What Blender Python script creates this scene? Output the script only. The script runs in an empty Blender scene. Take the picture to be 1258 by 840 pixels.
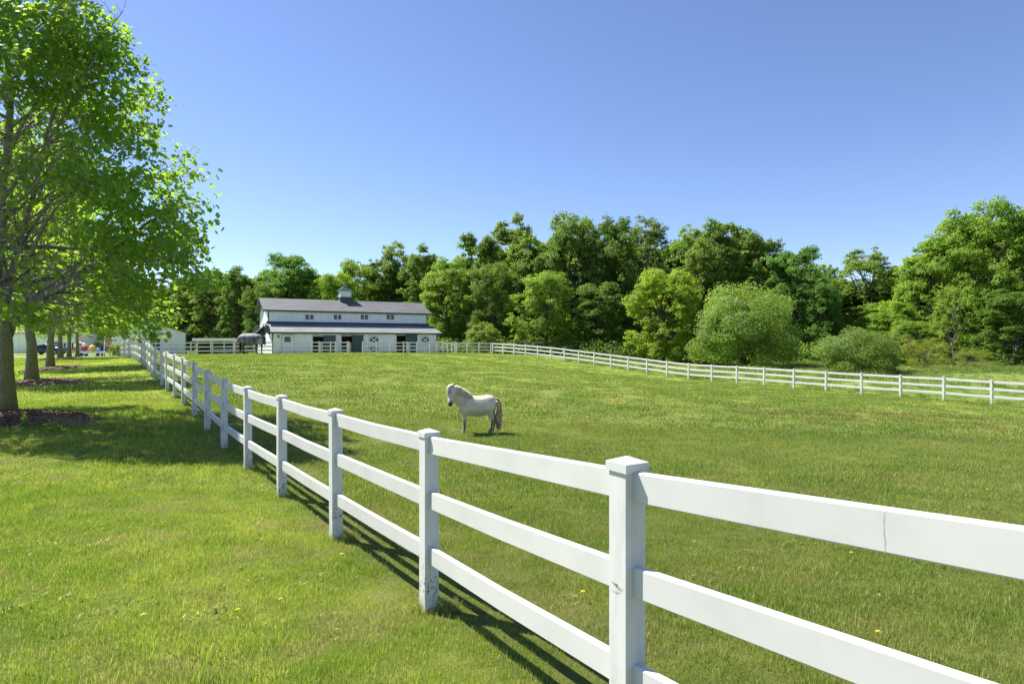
import bpy, bmesh, math, random
import numpy as np
from mathutils import Vector, Matrix, Euler
R = math.radians
S = bpy.context.scene
COL = S.collection
F, CX, CY = 750.0, 629.0, 420.0          # focal length and centre in photo pixels
CAMZ = 1.8

def P(px, py, d):                        # photo pixel at a depth -> world point
    return Vector(((px-CX)/F*d, d, CAMZ+(CY-py)/F*d))
def X(px, d): return (px-CX)/F*d

# ------------------------------------------------------------------ terrain
FN = lambda d: (-.63-.6838*(d-4.63), d)   # near fence line: x as a function of depth
CP = [(0,0,-1.72),(1.8,.6,-1.70),(.50,2.65,-1.88),(-.63,4.63,-2.04),(-1.85,6.41,-2.077),(-3.12,8.27,-2.095),(-4.36,10.09,-2.11),
 (-5.63,11.95,-2.095),(-6.9,13.79,-2.005),(-8.1,15.57,-1.90),(-9.4,17.5,-1.81),(-10.7,19.4,-1.77),(-12.1,21.4,-1.72),
 (-13.3,23.2,-1.68),(-14.8,25.4,-1.61),(-15.9,27,-1.54),(-17,28.5,-1.44),(-19.5,32,-1.25),(-23.2,37.7,-1.11),(-28.4,45.4,-1.2),(-37,58,-1.39),
 (-12.7,15.4,-1.85),(-20,25.5,-1.7),(-25,33,-1.49),(-33.3,45,-1.28),(-38.5,53,-1.45),(-44,62,-1.6),
 (-2.7,3.2,-1.85),(-8,9,-1.95),(-6,2,-1.85),(-16,8,-1.9),
 (-1,16.2,-2.40),(-19.3,46,-.96),(-13,48,-1.02),(-5,52,-1.15),
 (-26.2,66,-1.34),(-17,70,-1.36),(-2.4,76,-1.47),(-32,63,-1.38),(-28,72,-1.42),(-10,82,-1.5),(-30,90,-1.6),
 (26.7,34,-3.49),(25.4,35.9,-3.43),(24.1,37.8,-3.42),(22.8,39.7,-3.40),(21.5,41.5,-3.36),(20.2,43.4,-3.32),(17.6,47.1,-3.22),(15,50.8,-3.18),
 (12.45,54.6,-2.9),(8.7,60,-2.44),(4.8,65.6,-1.97),(.95,71.2,-1.65),(31,28,-3.6),
 (10,10,-2.45),(20,15,-3.1),(8,28,-2.75),(5,3,-1.95),
 (28,50,-2.75),(45,52,-2.7),(26,68,-2.6),(60,85,-2.35),(30,95,-2.5),(0,100,-2.0),(-60,100,-1.8),(-70,40,-1.6),(-60,10,-1.9),(55,30,-3.2),
 (-30,140,-2.2),(60,140,-2.6),(0,-30,-1.8),(-60,-30,-2),(60,-30,-3)]
CP = np.array(CP, float); CP[:,2] += CAMZ
def _tps(r2): return np.where(r2>1e-12, r2*np.log(np.maximum(r2,1e-12))*.5, 0)
_n = len(CP)
_K = _tps(((CP[:,None,:2]-CP[None,:,:2])**2).sum(-1)) + np.eye(_n)*1.5
_Pm = np.c_[np.ones(_n), CP[:,:2]]
_A = np.block([[_K,_Pm],[_Pm.T,np.zeros((3,3))]])
_w = np.linalg.solve(_A, np.r_[CP[:,2],0,0,0])
def gz(x, y):
    x = np.asarray(x,float); y = np.asarray(y,float); sh = x.shape
    q = np.c_[x.ravel(), y.ravel()]
    out = np.empty(len(q))
    for i in range(0, len(q), 20000):
        b = q[i:i+20000]
        out[i:i+20000] = _tps(((b[:,None]-CP[None,:,:2])**2).sum(-1))@_w[:_n] + _w[_n] + b@_w[_n+1:]
    # calm down to a plain outside the mapped area
    dx = np.maximum(np.abs(q[:,0])-70, 0); dy = np.maximum(np.maximum(q[:,1]-130, -25-q[:,1]), 0)
    k = np.exp(-(dx*dx+dy*dy)/900.)
    out = np.clip(out, -3.2, 2)
    out = out*k + (-.4)*(1-k)
    return out.reshape(sh)
def g1(x, y): return float(gz([x],[y])[0])

# ------------------------------------------------------------------ helpers
def tag(o, label=None, cat=None, group=None, kind=None):
    if label: o['label'] = label
    if cat: o['category'] = cat
    if group: o['group'] = group
    if kind: o['kind'] = kind
    return o
def thing(name, label, cat, loc=(0,0,0), rz=0, group=None):
    o = bpy.data.objects.new(name, None); COL.objects.link(o)
    o.location = loc; o.rotation_euler = (0,0,rz); o.empty_display_size = .2
    return tag(o, label, cat, group)
def link(name, me, parent=None, mat=None):
    o = bpy.data.objects.new(name, me); COL.objects.link(o)
    if parent: o.parent = parent
    if mat: me.materials.append(mat)
    return o
def np_mesh(name, V, Fc, smooth=False):
    """V (n,3); Fc (m,k) polygons of one size"""
    me = bpy.data.meshes.new(name)
    V = np.asarray(V, np.float32); Fc = np.asarray(Fc, np.int32)
    me.vertices.add(len(V)); me.vertices.foreach_set('co', V.ravel())
    m, k = Fc.shape
    me.loops.add(m*k); me.loops.foreach_set('vertex_index', Fc.ravel())
    me.polygons.add(m); me.polygons.foreach_set('loop_start', np.arange(0, m*k, k, dtype=np.int32))
    me.polygons.foreach_set('loop_total', np.full(m, k, np.int32))
    me.polygons.foreach_set('use_smooth', np.full(m, smooth, bool))
    me.update(calc_edges=True); me.validate()
    return me
class MB:
    """collects boxes, prisms, tubes into one mesh"""
    def __init__(s): s.v = []; s.f = []; s.sm = []
    def add(s, vs, fs, sm=False):
        n = len(s.v); s.v += [tuple(v) for v in vs]; s.f += [tuple(i+n for i in f) for f in fs]; s.sm += [sm]*len(fs); return s
    def box(s, a, b, M=None):
        (x0,y0,z0),(x1,y1,z1) = a, b
        vs = [Vector(p) for p in ((x0,y0,z0),(x1,y0,z0),(x1,y1,z0),(x0,y1,z0),(x0,y0,z1),(x1,y0,z1),(x1,y1,z1),(x0,y1,z1))]
        if M: vs = [M@v for v in vs]
        return s.add(vs, [(0,3,2,1),(4,5,6,7),(0,1,5,4),(1,2,6,5),(2,3,7,6),(3,0,4,7)])
    def bar(s, a, b, w, h, up=(0,0,1)):      # box from a to b, width w (horizontal), height h
        a, b = Vector(a), Vector(b); d = (b-a).normalized(); up = Vector(up)
        sx = d.cross(up).normalized()*(w/2); sz = sx.cross(d).normalized()*(h/2)
        vs = []
        for p in (a, b): vs += [p-sx-sz, p+sx-sz, p+sx+sz, p-sx+sz]
        return s.add(vs, [(0,1,2,3),(7,6,5,4),(0,4,5,1),(1,5,6,2),(2,6,7,3),(3,7,4,0)])
    def prism(s, poly, d):                   # polygon (3d points) extruded by vector d
        d = Vector(d); n = len(poly); poly = [Vector(p) for p in poly]
        vs = poly + [p+d for p in poly]
        fs = [tuple(range(n))[::-1], tuple(range(n, 2*n))] + [(i,(i+1)%n,(i+1)%n+n,i+n) for i in range(n)]
        return s.add(vs, fs)
    def tube(s, pts, rad, n=8, cap=True, sm=True, ry=None):
        pts = [Vector(p) for p in pts]; rings = []
        if not hasattr(rad, '__len__'): rad = [rad]*len(pts)
        t0 = (pts[1]-pts[0]).normalized()
        u = t0.cross(Vector((0,0,1)) if abs(t0.z)<.9 else Vector((1,0,0))).normalized()
        vs = []
        for i, p in enumerate(pts):
            t = (pts[min(i+1,len(pts)-1)]-pts[max(i-1,0)]).normalized()
            u = (u - t*u.dot(t)).normalized(); w = t.cross(u)
            for k in range(n):
                a = 2*math.pi*k/n; vs.append(p+u*math.cos(a)*rad[i]+w*math.sin(a)*rad[i])
        fs = []
        for i in range(len(pts)-1):
            for k in range(n):
                a, b = i*n+k, i*n+(k+1)%n; fs.append((a,b,b+n,a+n))
        if cap: fs += [tuple(range(n))[::-1], tuple(range(len(vs)-n, len(vs)))]
        return s.add(vs, fs, sm)
    def build(s, name, mat, parent=None, bevel=0):
        me = bpy.data.meshes.new(name); me.from_pydata(s.v, [], s.f)
        me.polygons.foreach_set('use_smooth', s.sm); me.update()
        bm = bmesh.new(); bm.from_mesh(me); bmesh.ops.recalc_face_normals(bm, faces=bm.faces)
        if bevel: bmesh.ops.bevel(bm, geom=bm.edges[:], offset=bevel, segments=1, affect='EDGES', clamp_overlap=True)
        bm.to_mesh(me); bm.free()
        return link(name, me, parent, mat)

# ------------------------------------------------------------------ materials
class NT:
    def __init__(s, name):
        s.m = bpy.data.materials.new(name); s.m.use_nodes = True; s.t = s.m.node_tree
        s.out = s.t.nodes['Material Output']; s.b = s.t.nodes['Principled BSDF']
    def n(s, typ, **kw):
        nd = s.t.nodes.new(typ)
        for k, v in kw.items():
            if k.startswith('_'): nd.inputs[k[1:].replace('_',' ')].default_value = v
            else: setattr(nd, k, v)
        return nd
    def l(s, a, b): s.t.links.new(a, b)
def N(t, typ, ins=None, **kw):
    nd = t.nodes.new(typ)
    for k, v in kw.items(): setattr(nd, k, v)
    for k, v in (ins or {}).items():
        if isinstance(v, bpy.types.NodeSocket): t.links.new(v, nd.inputs[k])
        else: nd.inputs[k].default_value = v
    return nd
def rgb(c): return (c[0], c[1], c[2], 1)
def mixc(t, f, a, b, mode='MIX'):
    nd = t.nodes.new('ShaderNodeMix'); nd.data_type = 'RGBA'; nd.blend_type = mode
    for i, v in ((0,f),(6,a),(7,b)):
        if isinstance(v, bpy.types.NodeSocket): t.links.new(v, nd.inputs[i])
        else: nd.inputs[i].default_value = v
    return nd.outputs[2]
def math_(t, op, a, b=0, c=0, clamp=False):
    nd = t.nodes.new('ShaderNodeMath'); nd.operation = op; nd.use_clamp = clamp
    for i, v in enumerate((a,b,c)):
        if isinstance(v, bpy.types.NodeSocket): t.links.new(v, nd.inputs[i])
        else: nd.inputs[i].default_value = v
    return nd.outputs[0]
def ramp(t, f, lo, hi):
    nd = N(t, 'ShaderNodeMapRange', {0:f, 1:lo, 2:hi}); nd.interpolation_type = 'SMOOTHSTEP'; return nd.outputs[0]
def noise(t, vec, scale, detail=3, rough=.55):
    return N(t, 'ShaderNodeTexNoise', {'Vector':vec, 'Scale':scale, 'Detail':detail, 'Roughness':rough}).outputs['Fac']
def bump(t, h, strength, dist, normal=None):
    d = {'Height':h, 'Strength':strength, 'Distance':dist}
    if normal: d['Normal'] = normal
    return N(t, 'ShaderNodeBump', d).outputs[0]
def objco(t): return N(t, 'ShaderNodeTexCoord').outputs['Object']
def wpos(t): return N(t, 'ShaderNodeNewGeometry').outputs['Position']
def simple(name, c, rough=.6, var=.12, scale=3, bmp=0, bscale=40, metal=0, spec=.5):
    q = NT(name); t = q.t; co = objco(t)
    f = noise(t, co, scale, 4)
    c2 = tuple(x*(1-var*2) for x in c)
    t.links.new(mixc(t, ramp(t, f, .3, .7), rgb(c2), rgb(c)), q.b.inputs['Base Color'])
    q.b.inputs['Roughness'].default_value = rough; q.b.inputs['Metallic'].default_value = metal
    q.b.inputs['Specular IOR Level'].default_value = spec
    if bmp: t.links.new(bump(t, noise(t, co, bscale, 3), bmp, .01), q.b.inputs['Normal'])
    return q.m

M = {}
# white vinyl fence, with dirt specks near the ground and faint streaks
def fence_mat():
    q = NT('white_vinyl'); t = q.t; co = objco(t); wp = wpos(t)
    sp = N(t,'ShaderNodeSeparateXYZ',{0:co})
    streak = noise(t, N(t,'ShaderNodeMapping',{'Vector':wp,'Scale':(6,6,1.2)}).outputs[0], 3, 4, .6)
    c = mixc(t, ramp(t, streak, .35, .8), rgb((.66,.655,.63)), rgb((.56,.56,.53)))
    d1 = noise(t, wp, 42, 5, .7); d2 = noise(t, wp, 5, 2)
    low = math_(t,'SUBTRACT',1, ramp(t, sp.outputs['Z'], .12, .55))
    m = math_(t,'MULTIPLY', ramp(t, d1, .525, .57), math_(t,'MULTIPLY', low, ramp(t, d2, .43, .52)))
    c = mixc(t, m, c, rgb((.06,.06,.055)))
    gr = math_(t,'MULTIPLY', math_(t,'SUBTRACT',1, ramp(t, sp.outputs['Z'], .0, .22)), math_(t,'MULTIPLY', ramp(t,noise(t,wp,14,4,.7),.35,.6), .8))
    c = mixc(t, gr, c, rgb((.30,.33,.20)))
    t.links.new(c, q.b.inputs['Base Color'])
    q.b.inputs['Roughness'].default_value = .42
    return q.m
def rail_mat():
    q = NT('white_vinyl_rail'); t = q.t; wp = wpos(t)
    streak = noise(t, wp, 2.2, 5, .65)
    c = mixc(t, ramp(t, streak, .35, .8), rgb((.62,.615,.59)), rgb((.54,.535,.51)))
    sp = noise(t, wp, 60, 4, .7)
    c = mixc(t, math_(t,'MULTIPLY',ramp(t, sp, .68, .74),.6), c, rgb((.25,.25,.2)))
    t.links.new(c, q.b.inputs['Base Color']); q.b.inputs['Roughness'].default_value = .4
    return q.m
M['post'] = fence_mat(); M['rail'] = rail_mat()

def siding(name, c, per=.23, axis=0):
    q = NT(name); t = q.t; co = objco(t)
    s = N(t,'ShaderNodeSeparateXYZ',{0:co}); ax = s.outputs[axis]
    w = math_(t,'FRACT', math_(t,'DIVIDE', ax, per))
    rib = math_(t,'SUBTRACT',1, ramp(t, math_(t,'ABSOLUTE', math_(t,'SUBTRACT', w, .5)), .03, .12))
    f = noise(t, N(t,'ShaderNodeMapping',{'Vector':co,'Scale':(1,1,.25)}).outputs[0], 1.7, 4)
    cc = mixc(t, ramp(t,f,.35,.75), rgb(c), rgb(tuple(x*.86 for x in c)))
    cc = mixc(t, math_(t,'MULTIPLY',rib,.14), cc, rgb((.3,.33,.36)))
    t.links.new(cc, q.b.inputs['Base Color']); q.b.inputs['Roughness'].default_value = .45
    t.links.new(bump(t, rib, .8, .02), q.b.inputs['Normal'])
    return q.m
M['siding'] = siding('white_metal_siding', (.84,.85,.86))
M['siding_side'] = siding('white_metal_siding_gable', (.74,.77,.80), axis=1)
def roofing(k=1.):
    q = NT('grey_roofing'); t = q.t; co = objco(t)
    s = N(t,'ShaderNodeSeparateXYZ',{0:co})
    f = noise(t, N(t,'ShaderNodeMapping',{'Vector':co,'Scale':(.35,1,.3)}).outputs[0], 1.2, 5, .6)
    c = mixc(t, ramp(t,f,.35,.7), rgb((.06*k,.064*k,.062*k)), rgb((.10*k,.104*k,.10*k)))
    row = math_(t,'FRACT', math_(t,'DIVIDE', s.outputs[1], .3))
    c = mixc(t, math_(t,'MULTIPLY', ramp(t,row,.8,.95), .35), c, rgb((.07,.07,.08)))
    c = mixc(t, math_(t,'MULTIPLY', noise(t, co, 9, 4,.8), .35), c, rgb((.17,.17,.175)))
    t.links.new(c, q.b.inputs['Base Color']); q.b.inputs['Roughness'].default_value = .7
    return q.m
M['roof'] = roofing(); M['roof_low'] = roofing(2.3)  # shed roofs: weathered grey, made lighter to offset the shade on them
M['green'] = simple('dark_green_trim', (.018,.065,.062), .45, .1)
M['navy'] = simple('shadow_blue_flashing', (.02,.045,.13), .5)  # dark blue stands for the shadow under the upper wall
M['dark'] = simple('dark_interior', (.012,.010,.009), .9)
M['white'] = simple('white_paint', (.78,.79,.8), .5, .05)
M['glass'] = simple('dark_window_glass', (.03,.035,.045), .08, .1)
M['glass2'] = simple('brown_window_pane', (.08,.06,.045), .12, .1)
M['brass'] = simple('dark_iron', (.03,.03,.03), .5, .1, metal=.7)
M['wood'] = simple('weathered_wood', (.16,.10,.07), .8, .2, 6)
M['concrete'] = simple('concrete', (.42,.40,.36), .9, .12, 2)

# bark with moss
def bark():
    q = NT('mossy_bark'); t = q.t; co = objco(t); wp = wpos(t)
    v = N(t,'ShaderNodeTexVoronoi',{'Vector':N(t,'ShaderNodeMapping',{'Vector':co,'Scale':(9,9,2.2)}).outputs[0],'Scale':2.6})
    f = noise(t, N(t,'ShaderNodeMapping',{'Vector':co,'Scale':(4,4,.7)}).outputs[0], 5, 6, .7)
    c = mixc(t, ramp(t,f,.35,.65), rgb((.12,.105,.09)), rgb((.38,.35,.315)))
    nrm = N(t,'ShaderNodeNewGeometry').outputs['Normal']
    nx = N(t,'ShaderNodeSeparateXYZ',{0:nrm}).outputs[0]
    pz = N(t,'ShaderNodeSeparateXYZ',{0:wp}).outputs[2]
    ms = math_(t,'MULTIPLY', ramp(t, math_(t,'ADD', nx, math_(t,'MULTIPLY', noise(t,co,6,4,.7),1.4)), .45, .95), math_(t,'SUBTRACT',1, ramp(t,pz,1.2,3.0)))
    c = mixc(t, math_(t,'MULTIPLY',ms,.85), c, rgb((.19,.19,.03)))
    t.links.new(c, q.b.inputs['Base Color']); q.b.inputs['Roughness'].default_value = .9
    h = math_(t,'ADD', f, math_(t,'MULTIPLY', v.outputs['Distance'], .8))
    t.links.new(bump(t, h, .9, .04), q.b.inputs['Normal'])
    return q.m
M['bark'] = bark()
M['bark_far'] = simple('grey_bark', (.13,.11,.09), .9, .2, 4)

def leafmat(name, c, tr, trf=.4, objcol=False, nscale=.5, wscale=(1,1,1)):
    q = NT(name); t = q.t; wp = wpos(t)
    f = noise(t, wp, nscale, 3, .6); f2 = noise(t, wp, nscale*14, 2)
    k = math_(t,'ADD', math_(t,'MULTIPLY', ramp(t,f,.3,.7), .45), math_(t,'MULTIPLY', ramp(t,f2,.3,.7), .45))
    a = mixc(t, k, rgb(tuple(x*.62 for x in c)), rgb(tuple(x*1.25 for x in c)))
    b = mixc(t, k, rgb(tuple(x*.7 for x in tr)), rgb(tuple(x*1.2 for x in tr)))
    if objcol:
        oc = N(t,'ShaderNodeObjectInfo').outputs['Color']
        a = mixc(t, 1, a, oc, 'MULTIPLY'); b = mixc(t, 1, b, oc, 'MULTIPLY')
    t.links.new(a, q.b.inputs['Base Color']); q.b.inputs['Roughness'].default_value = .55
    q.b.inputs['Specular IOR Level'].default_value = .3
    T = N(t,'ShaderNodeBsdfTranslucent',{'Color':b})
    mx = N(t,'ShaderNodeMixShader',{0:trf, 1:q.b.outputs[0], 2:T.outputs[0]})
    t.links.new(mx.outputs[0], q.out.inputs[0])
    return q.m
M['maple'] = leafmat('maple_leaf', (.115,.20,.026), (.46,.72,.055), .55, False, .6)
M['leaf'] = leafmat('far_leaf', (.125,.205,.032), (.40,.60,.06), .42, True, .22)
M['bushleaf'] = leafmat('bush_leaf', (.15,.205,.05), (.42,.56,.09), .4, True, .4)
M['dry'] = simple('bare_twigs', (.16,.135,.115), .9)

# ------------------------------------------------------------------ grass colour, shared by the soil sheet and the blades
def grass_group():
    g = bpy.data.node_groups.new('grass_colour', 'ShaderNodeTree')
    g.interface.new_socket('Color', in_out='OUTPUT', socket_type='NodeSocketColor')
    o = g.nodes.new('NodeGroupOutput'); t = g
    wp = wpos(t); s = N(t,'ShaderNodeSeparateXYZ',{0:wp})
    side = math_(t,'ADD', math_(t,'MULTIPLY', s.outputs[0], .8255), math_(t,'MULTIPLY', s.outputs[1], .5645))
    side = math_(t,'SUBTRACT', side, 2.09)                       # 0 on the near fence, >0 in the pasture
    n1 = noise(t, wp, .55, 4, .6); n2 = noise(t, wp, 2.6, 3, .6); n3 = noise(t, wp, .12, 3)
    n4 = noise(t, N(t,'ShaderNodeMapping',{'Vector':wp,'Location':(31,7,0)}).outputs[0], 1.1, 4, .65)
    lawn = mixc(t, ramp(t,n1,.38,.64), rgb((.27,.40,.035)), rgb((.47,.55,.09)))
    lawn = mixc(t, math_(t,'MULTIPLY', ramp(t,n4,.50,.66), .75), lawn, rgb((.47,.44,.16)))
    past = mixc(t, ramp(t,n1,.35,.68), rgb((.215,.305,.042)), rgb((.34,.385,.08)))
    past = mixc(t, math_(t,'MULTIPLY', ramp(t,n4,.48,.68), .65), past, rgb((.36,.33,.12)))
    past = mixc(t, math_(t,'MULTIPLY', ramp(t,n3,.45,.6), .45), past, rgb((.14,.225,.033)))
    far = ramp(t, s.outputs[1], 26, 48)
    past = mixc(t, math_(t,'MULTIPLY', far, .6), past, rgb((.26,.33,.05)))
    c = mixc(t, ramp(t, side, -.35, .35), lawn, past)
    # red sorrel patches on the right of the pasture
    dx = math_(t,'DIVIDE', math_(t,'SUBTRACT', s.outputs[0], 16), 9); dy = math_(t,'DIVIDE', math_(t,'SUBTRACT', s.outputs[1], 25.5), 4.0)
    r2 = math_(t,'ADD', math_(t,'MULTIPLY',dx,dx), math_(t,'MULTIPLY',dy,dy))
    m = math_(t,'MULTIPLY', math_(t,'SUBTRACT',1, ramp(t,r2,.2,1.2)), ramp(t, noise(t, wp, .9, 4, .7), .47, .62))
    c = mixc(t, math_(t,'MULTIPLY',m,.75), c, rgb((.22,.10,.05)))
    # unmown meadow beyond the far fence
    mead = math_(t,'SUBTRACT', math_(t,'ADD', math_(t,'MULTIPLY', s.outputs[0], .8255), math_(t,'MULTIPLY', s.outputs[1], .572)), 41.6)
    mc = mixc(t, ramp(t, noise(t, N(t,'ShaderNodeMapping',{'Vector':wp,'Scale':(.5,1.6,1)}).outputs[0], .22, 4,.6), .4,.6), rgb((.11,.20,.03)), rgb((.25,.30,.07)))
    c = mixc(t, ramp(t, mead, 0, 1.2), c, mc)
    c = mixc(t, math_(t,'MULTIPLY', ramp(t,n2,.4,.65), .3), c, rgb((.10,.19,.02)))
    t.links.new(c, o.inputs[0])
    return g
GG = grass_group()
def ground_mat():
    q = NT('grass_ground'); t = q.t
    g = N(t,'ShaderNodeGroup'); g.node_tree = GG; wp = wpos(t)
    n = noise(t, wp, 30, 5, .75); nb = noise(t, wp, 7, 4, .7)
    y = N(t,'ShaderNodeSeparateXYZ',{0:wp}).outputs[1]
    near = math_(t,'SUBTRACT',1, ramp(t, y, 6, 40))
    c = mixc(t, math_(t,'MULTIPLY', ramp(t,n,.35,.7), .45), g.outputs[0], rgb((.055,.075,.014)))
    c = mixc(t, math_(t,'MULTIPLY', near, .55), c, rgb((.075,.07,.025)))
    c = mixc(t, math_(t,'MULTIPLY', ramp(t,nb,.5,.75), .25), c, rgb((.24,.25,.07)))
    t.links.new(c, q.b.inputs['Base Color']); q.b.inputs['Roughness'].default_value = .95
    q.b.inputs['Specular IOR Level'].default_value = .1
    t.links.new(bump(t, math_(t,'ADD',n,nb), 1, .05), q.b.inputs['Normal'])
    return q.m
def blade_mat():
    q = NT('grass_blade'); t = q.t
    g = N(t,'ShaderNodeGroup'); g.node_tree = GG
    rnd = N(t,'ShaderNodeObjectInfo').outputs['Random']
    isl = N(t,'ShaderNodeNewGeometry').outputs['Random Per Island']
    c = mixc(t, math_(t,'MULTIPLY', rnd, .4), g.outputs[0], rgb((.08,.16,.012)))
    c = mixc(t, math_(t,'MULTIPLY', ramp(t, isl, .82, .93), .8), c, rgb((.55,.49,.24)))
    c = mixc(t, math_(t,'MULTIPLY', math_(t,'SUBTRACT',1,ramp(t, isl, .05, .4)), .7), c, rgb((.05,.11,.012)))
    t.links.new(c, q.b.inputs['Base Color']); q.b.inputs['Roughness'].default_value = .45
    q.b.inputs['Specular IOR Level'].default_value = .35
    T = N(t,'ShaderNodeBsdfTranslucent',{'Color':mixc(t, 1, c, (1.5,1.5,1.0,1), 'MULTIPLY')})
    mx = N(t,'ShaderNodeMixShader',{0:.4, 1:q.b.outputs[0], 2:T.outputs[0]})
    t.links.new(mx.outputs[0], q.out.inputs[0])
    return q.m
M['ground'] = ground_mat(); M['blade'] = blade_mat()

# ------------------------------------------------------------------ ground sheet
def build_ground():
    def axis(lo, hi, fine_lo, fine_hi, step, far):
        a = list(np.arange(fine_lo, fine_hi+1e-6, step)); s = step; x = fine_hi
        while x < hi: s = min(s*1.18, far); x += s; a.append(x)
        s = step; x = fine_lo
        while x > lo: s = min(s*1.18, far); x -= s; a.insert(0, x)
        return np.array(a)
    xs = axis(-900, 900, -42, 42, .5, 60); ys = axis(-300, 1500, -3, 80, .5, 60)
    gx, gy = np.meshgrid(xs, ys); z = gz(gx, gy)
    rs = np.random.RandomState(3)
    nx, ny = len(xs), len(ys)
    V = np.stack([gx.ravel(), gy.ravel(), z.ravel()], 1)
    i = np.arange((ny-1)*(nx-1)); r, c = i//(nx-1), i%(nx-1); a = r*nx+c
    o = link('ground', np_mesh('ground', V, np.stack([a,a+1,a+nx+1,a+nx],1), True), None, M['ground'])
    tag(o, 'green grassy ground of lawn, pasture and meadow', kind='structure')
build_ground()
SKY_STR,SUN_STR,EXPO,SKY_AIR,SKY_DUST,SKY_OZ=.088,5.0,1.08,.9,.2,4.5
# ------------------------------------------------------------------ fences
PH, PW, RH, RT = 1.375, .113, .129, .04
RZ = (1.262, .855, .44)
def post_meshes():
    m = MB().box((-PW/2,-PW/2,-.25),(PW/2,PW/2,PH-.03))
    o = m.build('post', M['post'], None, .004); me = o.data; bpy.data.objects.remove(o)
    w = PW/2+.009
    c = MB(); c.box((-w,-w,PH-.05),(w,w,PH-.012))
    c.add([(-w,-w,PH-.012),(w,-w,PH-.012),(w,w,PH-.012),(-w,w,PH-.012),(0,0,PH+.012)], [(0,1,4),(1,2,4),(2,3,4),(3,0,4)])
    o = c.build('post_cap', M['rail'], None, 0); mc = o.data; bpy.data.objects.remove(o)
    return me, mc
POST, CAP = post_meshes()
def fence(label, pts, group, rng, rails=RZ, lean=.006, cat='fence', name='board_fence', gaps=(), straight=0):
    """pts = list of (x, y, ground z)"""
    root = thing(name, label, cat, (pts[0][0], pts[0][1], pts[0][2]), 0, group); L0 = Vector(pts[0])
    n = len(pts); tops = []
    for i, p in enumerate(pts):
        p = Vector(p); q0 = Vector(pts[max(i-1,0)]); q1 = Vector(pts[min(i+1,n-1)]); d = q1-q0
        a = math.atan2(d.y, d.x)
        po = link('post', POST, root); po.location = p-L0
        lx, ly = rng.uniform(-lean,lean), rng.uniform(-lean,lean)
        if i < straight: lx = ly = 0
        po.rotation_euler = (lx, ly, a)
        cp = link('post_cap', CAP, po)
        tops.append((p, Matrix.Translation(p)@Euler((lx,ly,a)).to_matrix().to_4x4()))
    for i in range(n-1):
        if i in gaps: continue
        for z in rails:
            a = tops[i][1]@Vector((0,0,z+rng.uniform(-.006,.006))); b = tops[i+1][1]@Vector((0,0,z+rng.uniform(-.006,.006)))
            d = (b-a).normalized(); a = a+d*(PW/2-.012)-L0; b = b-d*(PW/2-.012)-L0
            sag = rng.uniform(.0,.012)
            k = MB(); pm = (a+b)/2-Vector((0,0,sag))
            sx = d.cross(Vector((0,0,1))).normalized()*(RT/2); up = Vector((0,0,RH/2)); bv = .006
            vs = []
            for p in (a, pm, b):
                for (u, w) in ((-1,-1),(1,-1),(1,1),(-1,1)):
                    for s in ((0,1) if (u*w>0) else (1,0)):
                        vs.append(p+sx*u*(1-(bv/(RT/2) if s else 0))+up*w*(1-(bv/(RH/2) if not s else 0)))
            fs = []
            for j in range(2):
                for q in range(8): fs.append((j*8+q, j*8+(q+1)%8, j*8+8+(q+1)%8, j*8+8+q))
            fs += [tuple(range(8))[::-1], tuple(range(16,24))]
            k.add(vs, fs).build('rail', M['rail'], root)
    return root
def on_ground(xy): return [(x, y, g1(x,y)) for x, y in xy]
rng = random.Random(5)
FG = 'white board fences round the pasture'
near_d = [-1.3,.58,2.65,4.63,6.41,8.27,10.09,11.95,13.79,15.57,17.5,19.4,21.4,23.2,25.2,27.1,29,30.9,32.8,34.7,36.7,38.7,40.7,42.7,44.7,46.8,48.9,51,53.1,55.2,57.3,59.4]
pn = []
for d in near_d:
    x = 2.536-.6838*d
    if d == 2.65: x = .50
    if d == .58: x = 1.85
    if d == -1.3: x = 3.15
    x += rng.uniform(-.03,.03) if d>12 else 0
    pn.append((x, d))
nzd = [-1.3,.58]+[c[1] for c in CP[2:21]]; nzz = [1.8-1.6,1.8-1.70]+[c[2] for c in CP[2:21]]
pn = [(x, d, float(np.interp(d, nzd, nzz)) if d<36 else g1(x,d)) for x, d in pn]
NEAR = fence('white three rail vinyl fence running from foreground along the row of maples', pn, FG, rng, straight=4)
# far right run
A = Vector((-2.4,76)); B = Vector((26.7,34)); n = 22
pr = [tuple(A+(B-A)*(i/n)) for i in range(n+3)]
fence('white three rail fence running down the right side of the pasture before the wood', on_ground(pr), FG, rng)
# back run, from the end of the near fence to the corner, with the gateway before the barn's tall green door
A2 = Vector((-38.07,59.4)); n2 = 17
def seg(A, B, n, skip_last=False): return [tuple(A+(B-A)*(i/n)) for i in range(n+1)][:n+(0 if skip_last else 1)]
dirb = A-A2
_s = lambda px: ((px-CX)/F*A2.y-A2.x)/(dirb.x-(px-CX)/F*dirb.y)
G1 = A2+dirb*_s(428.3); G2 = A2+dirb*_s(445.5)          # gateway
fence('white three rail fence behind the dark horse, left of the barn gateway', on_ground(seg(A2+dirb*.004, G1, 11)), FG, rng)
fence('white three rail fence from the barn gateway right to the pasture corner', on_ground(seg(G2, A-dirb*.006, 10)), FG, rng)

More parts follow.
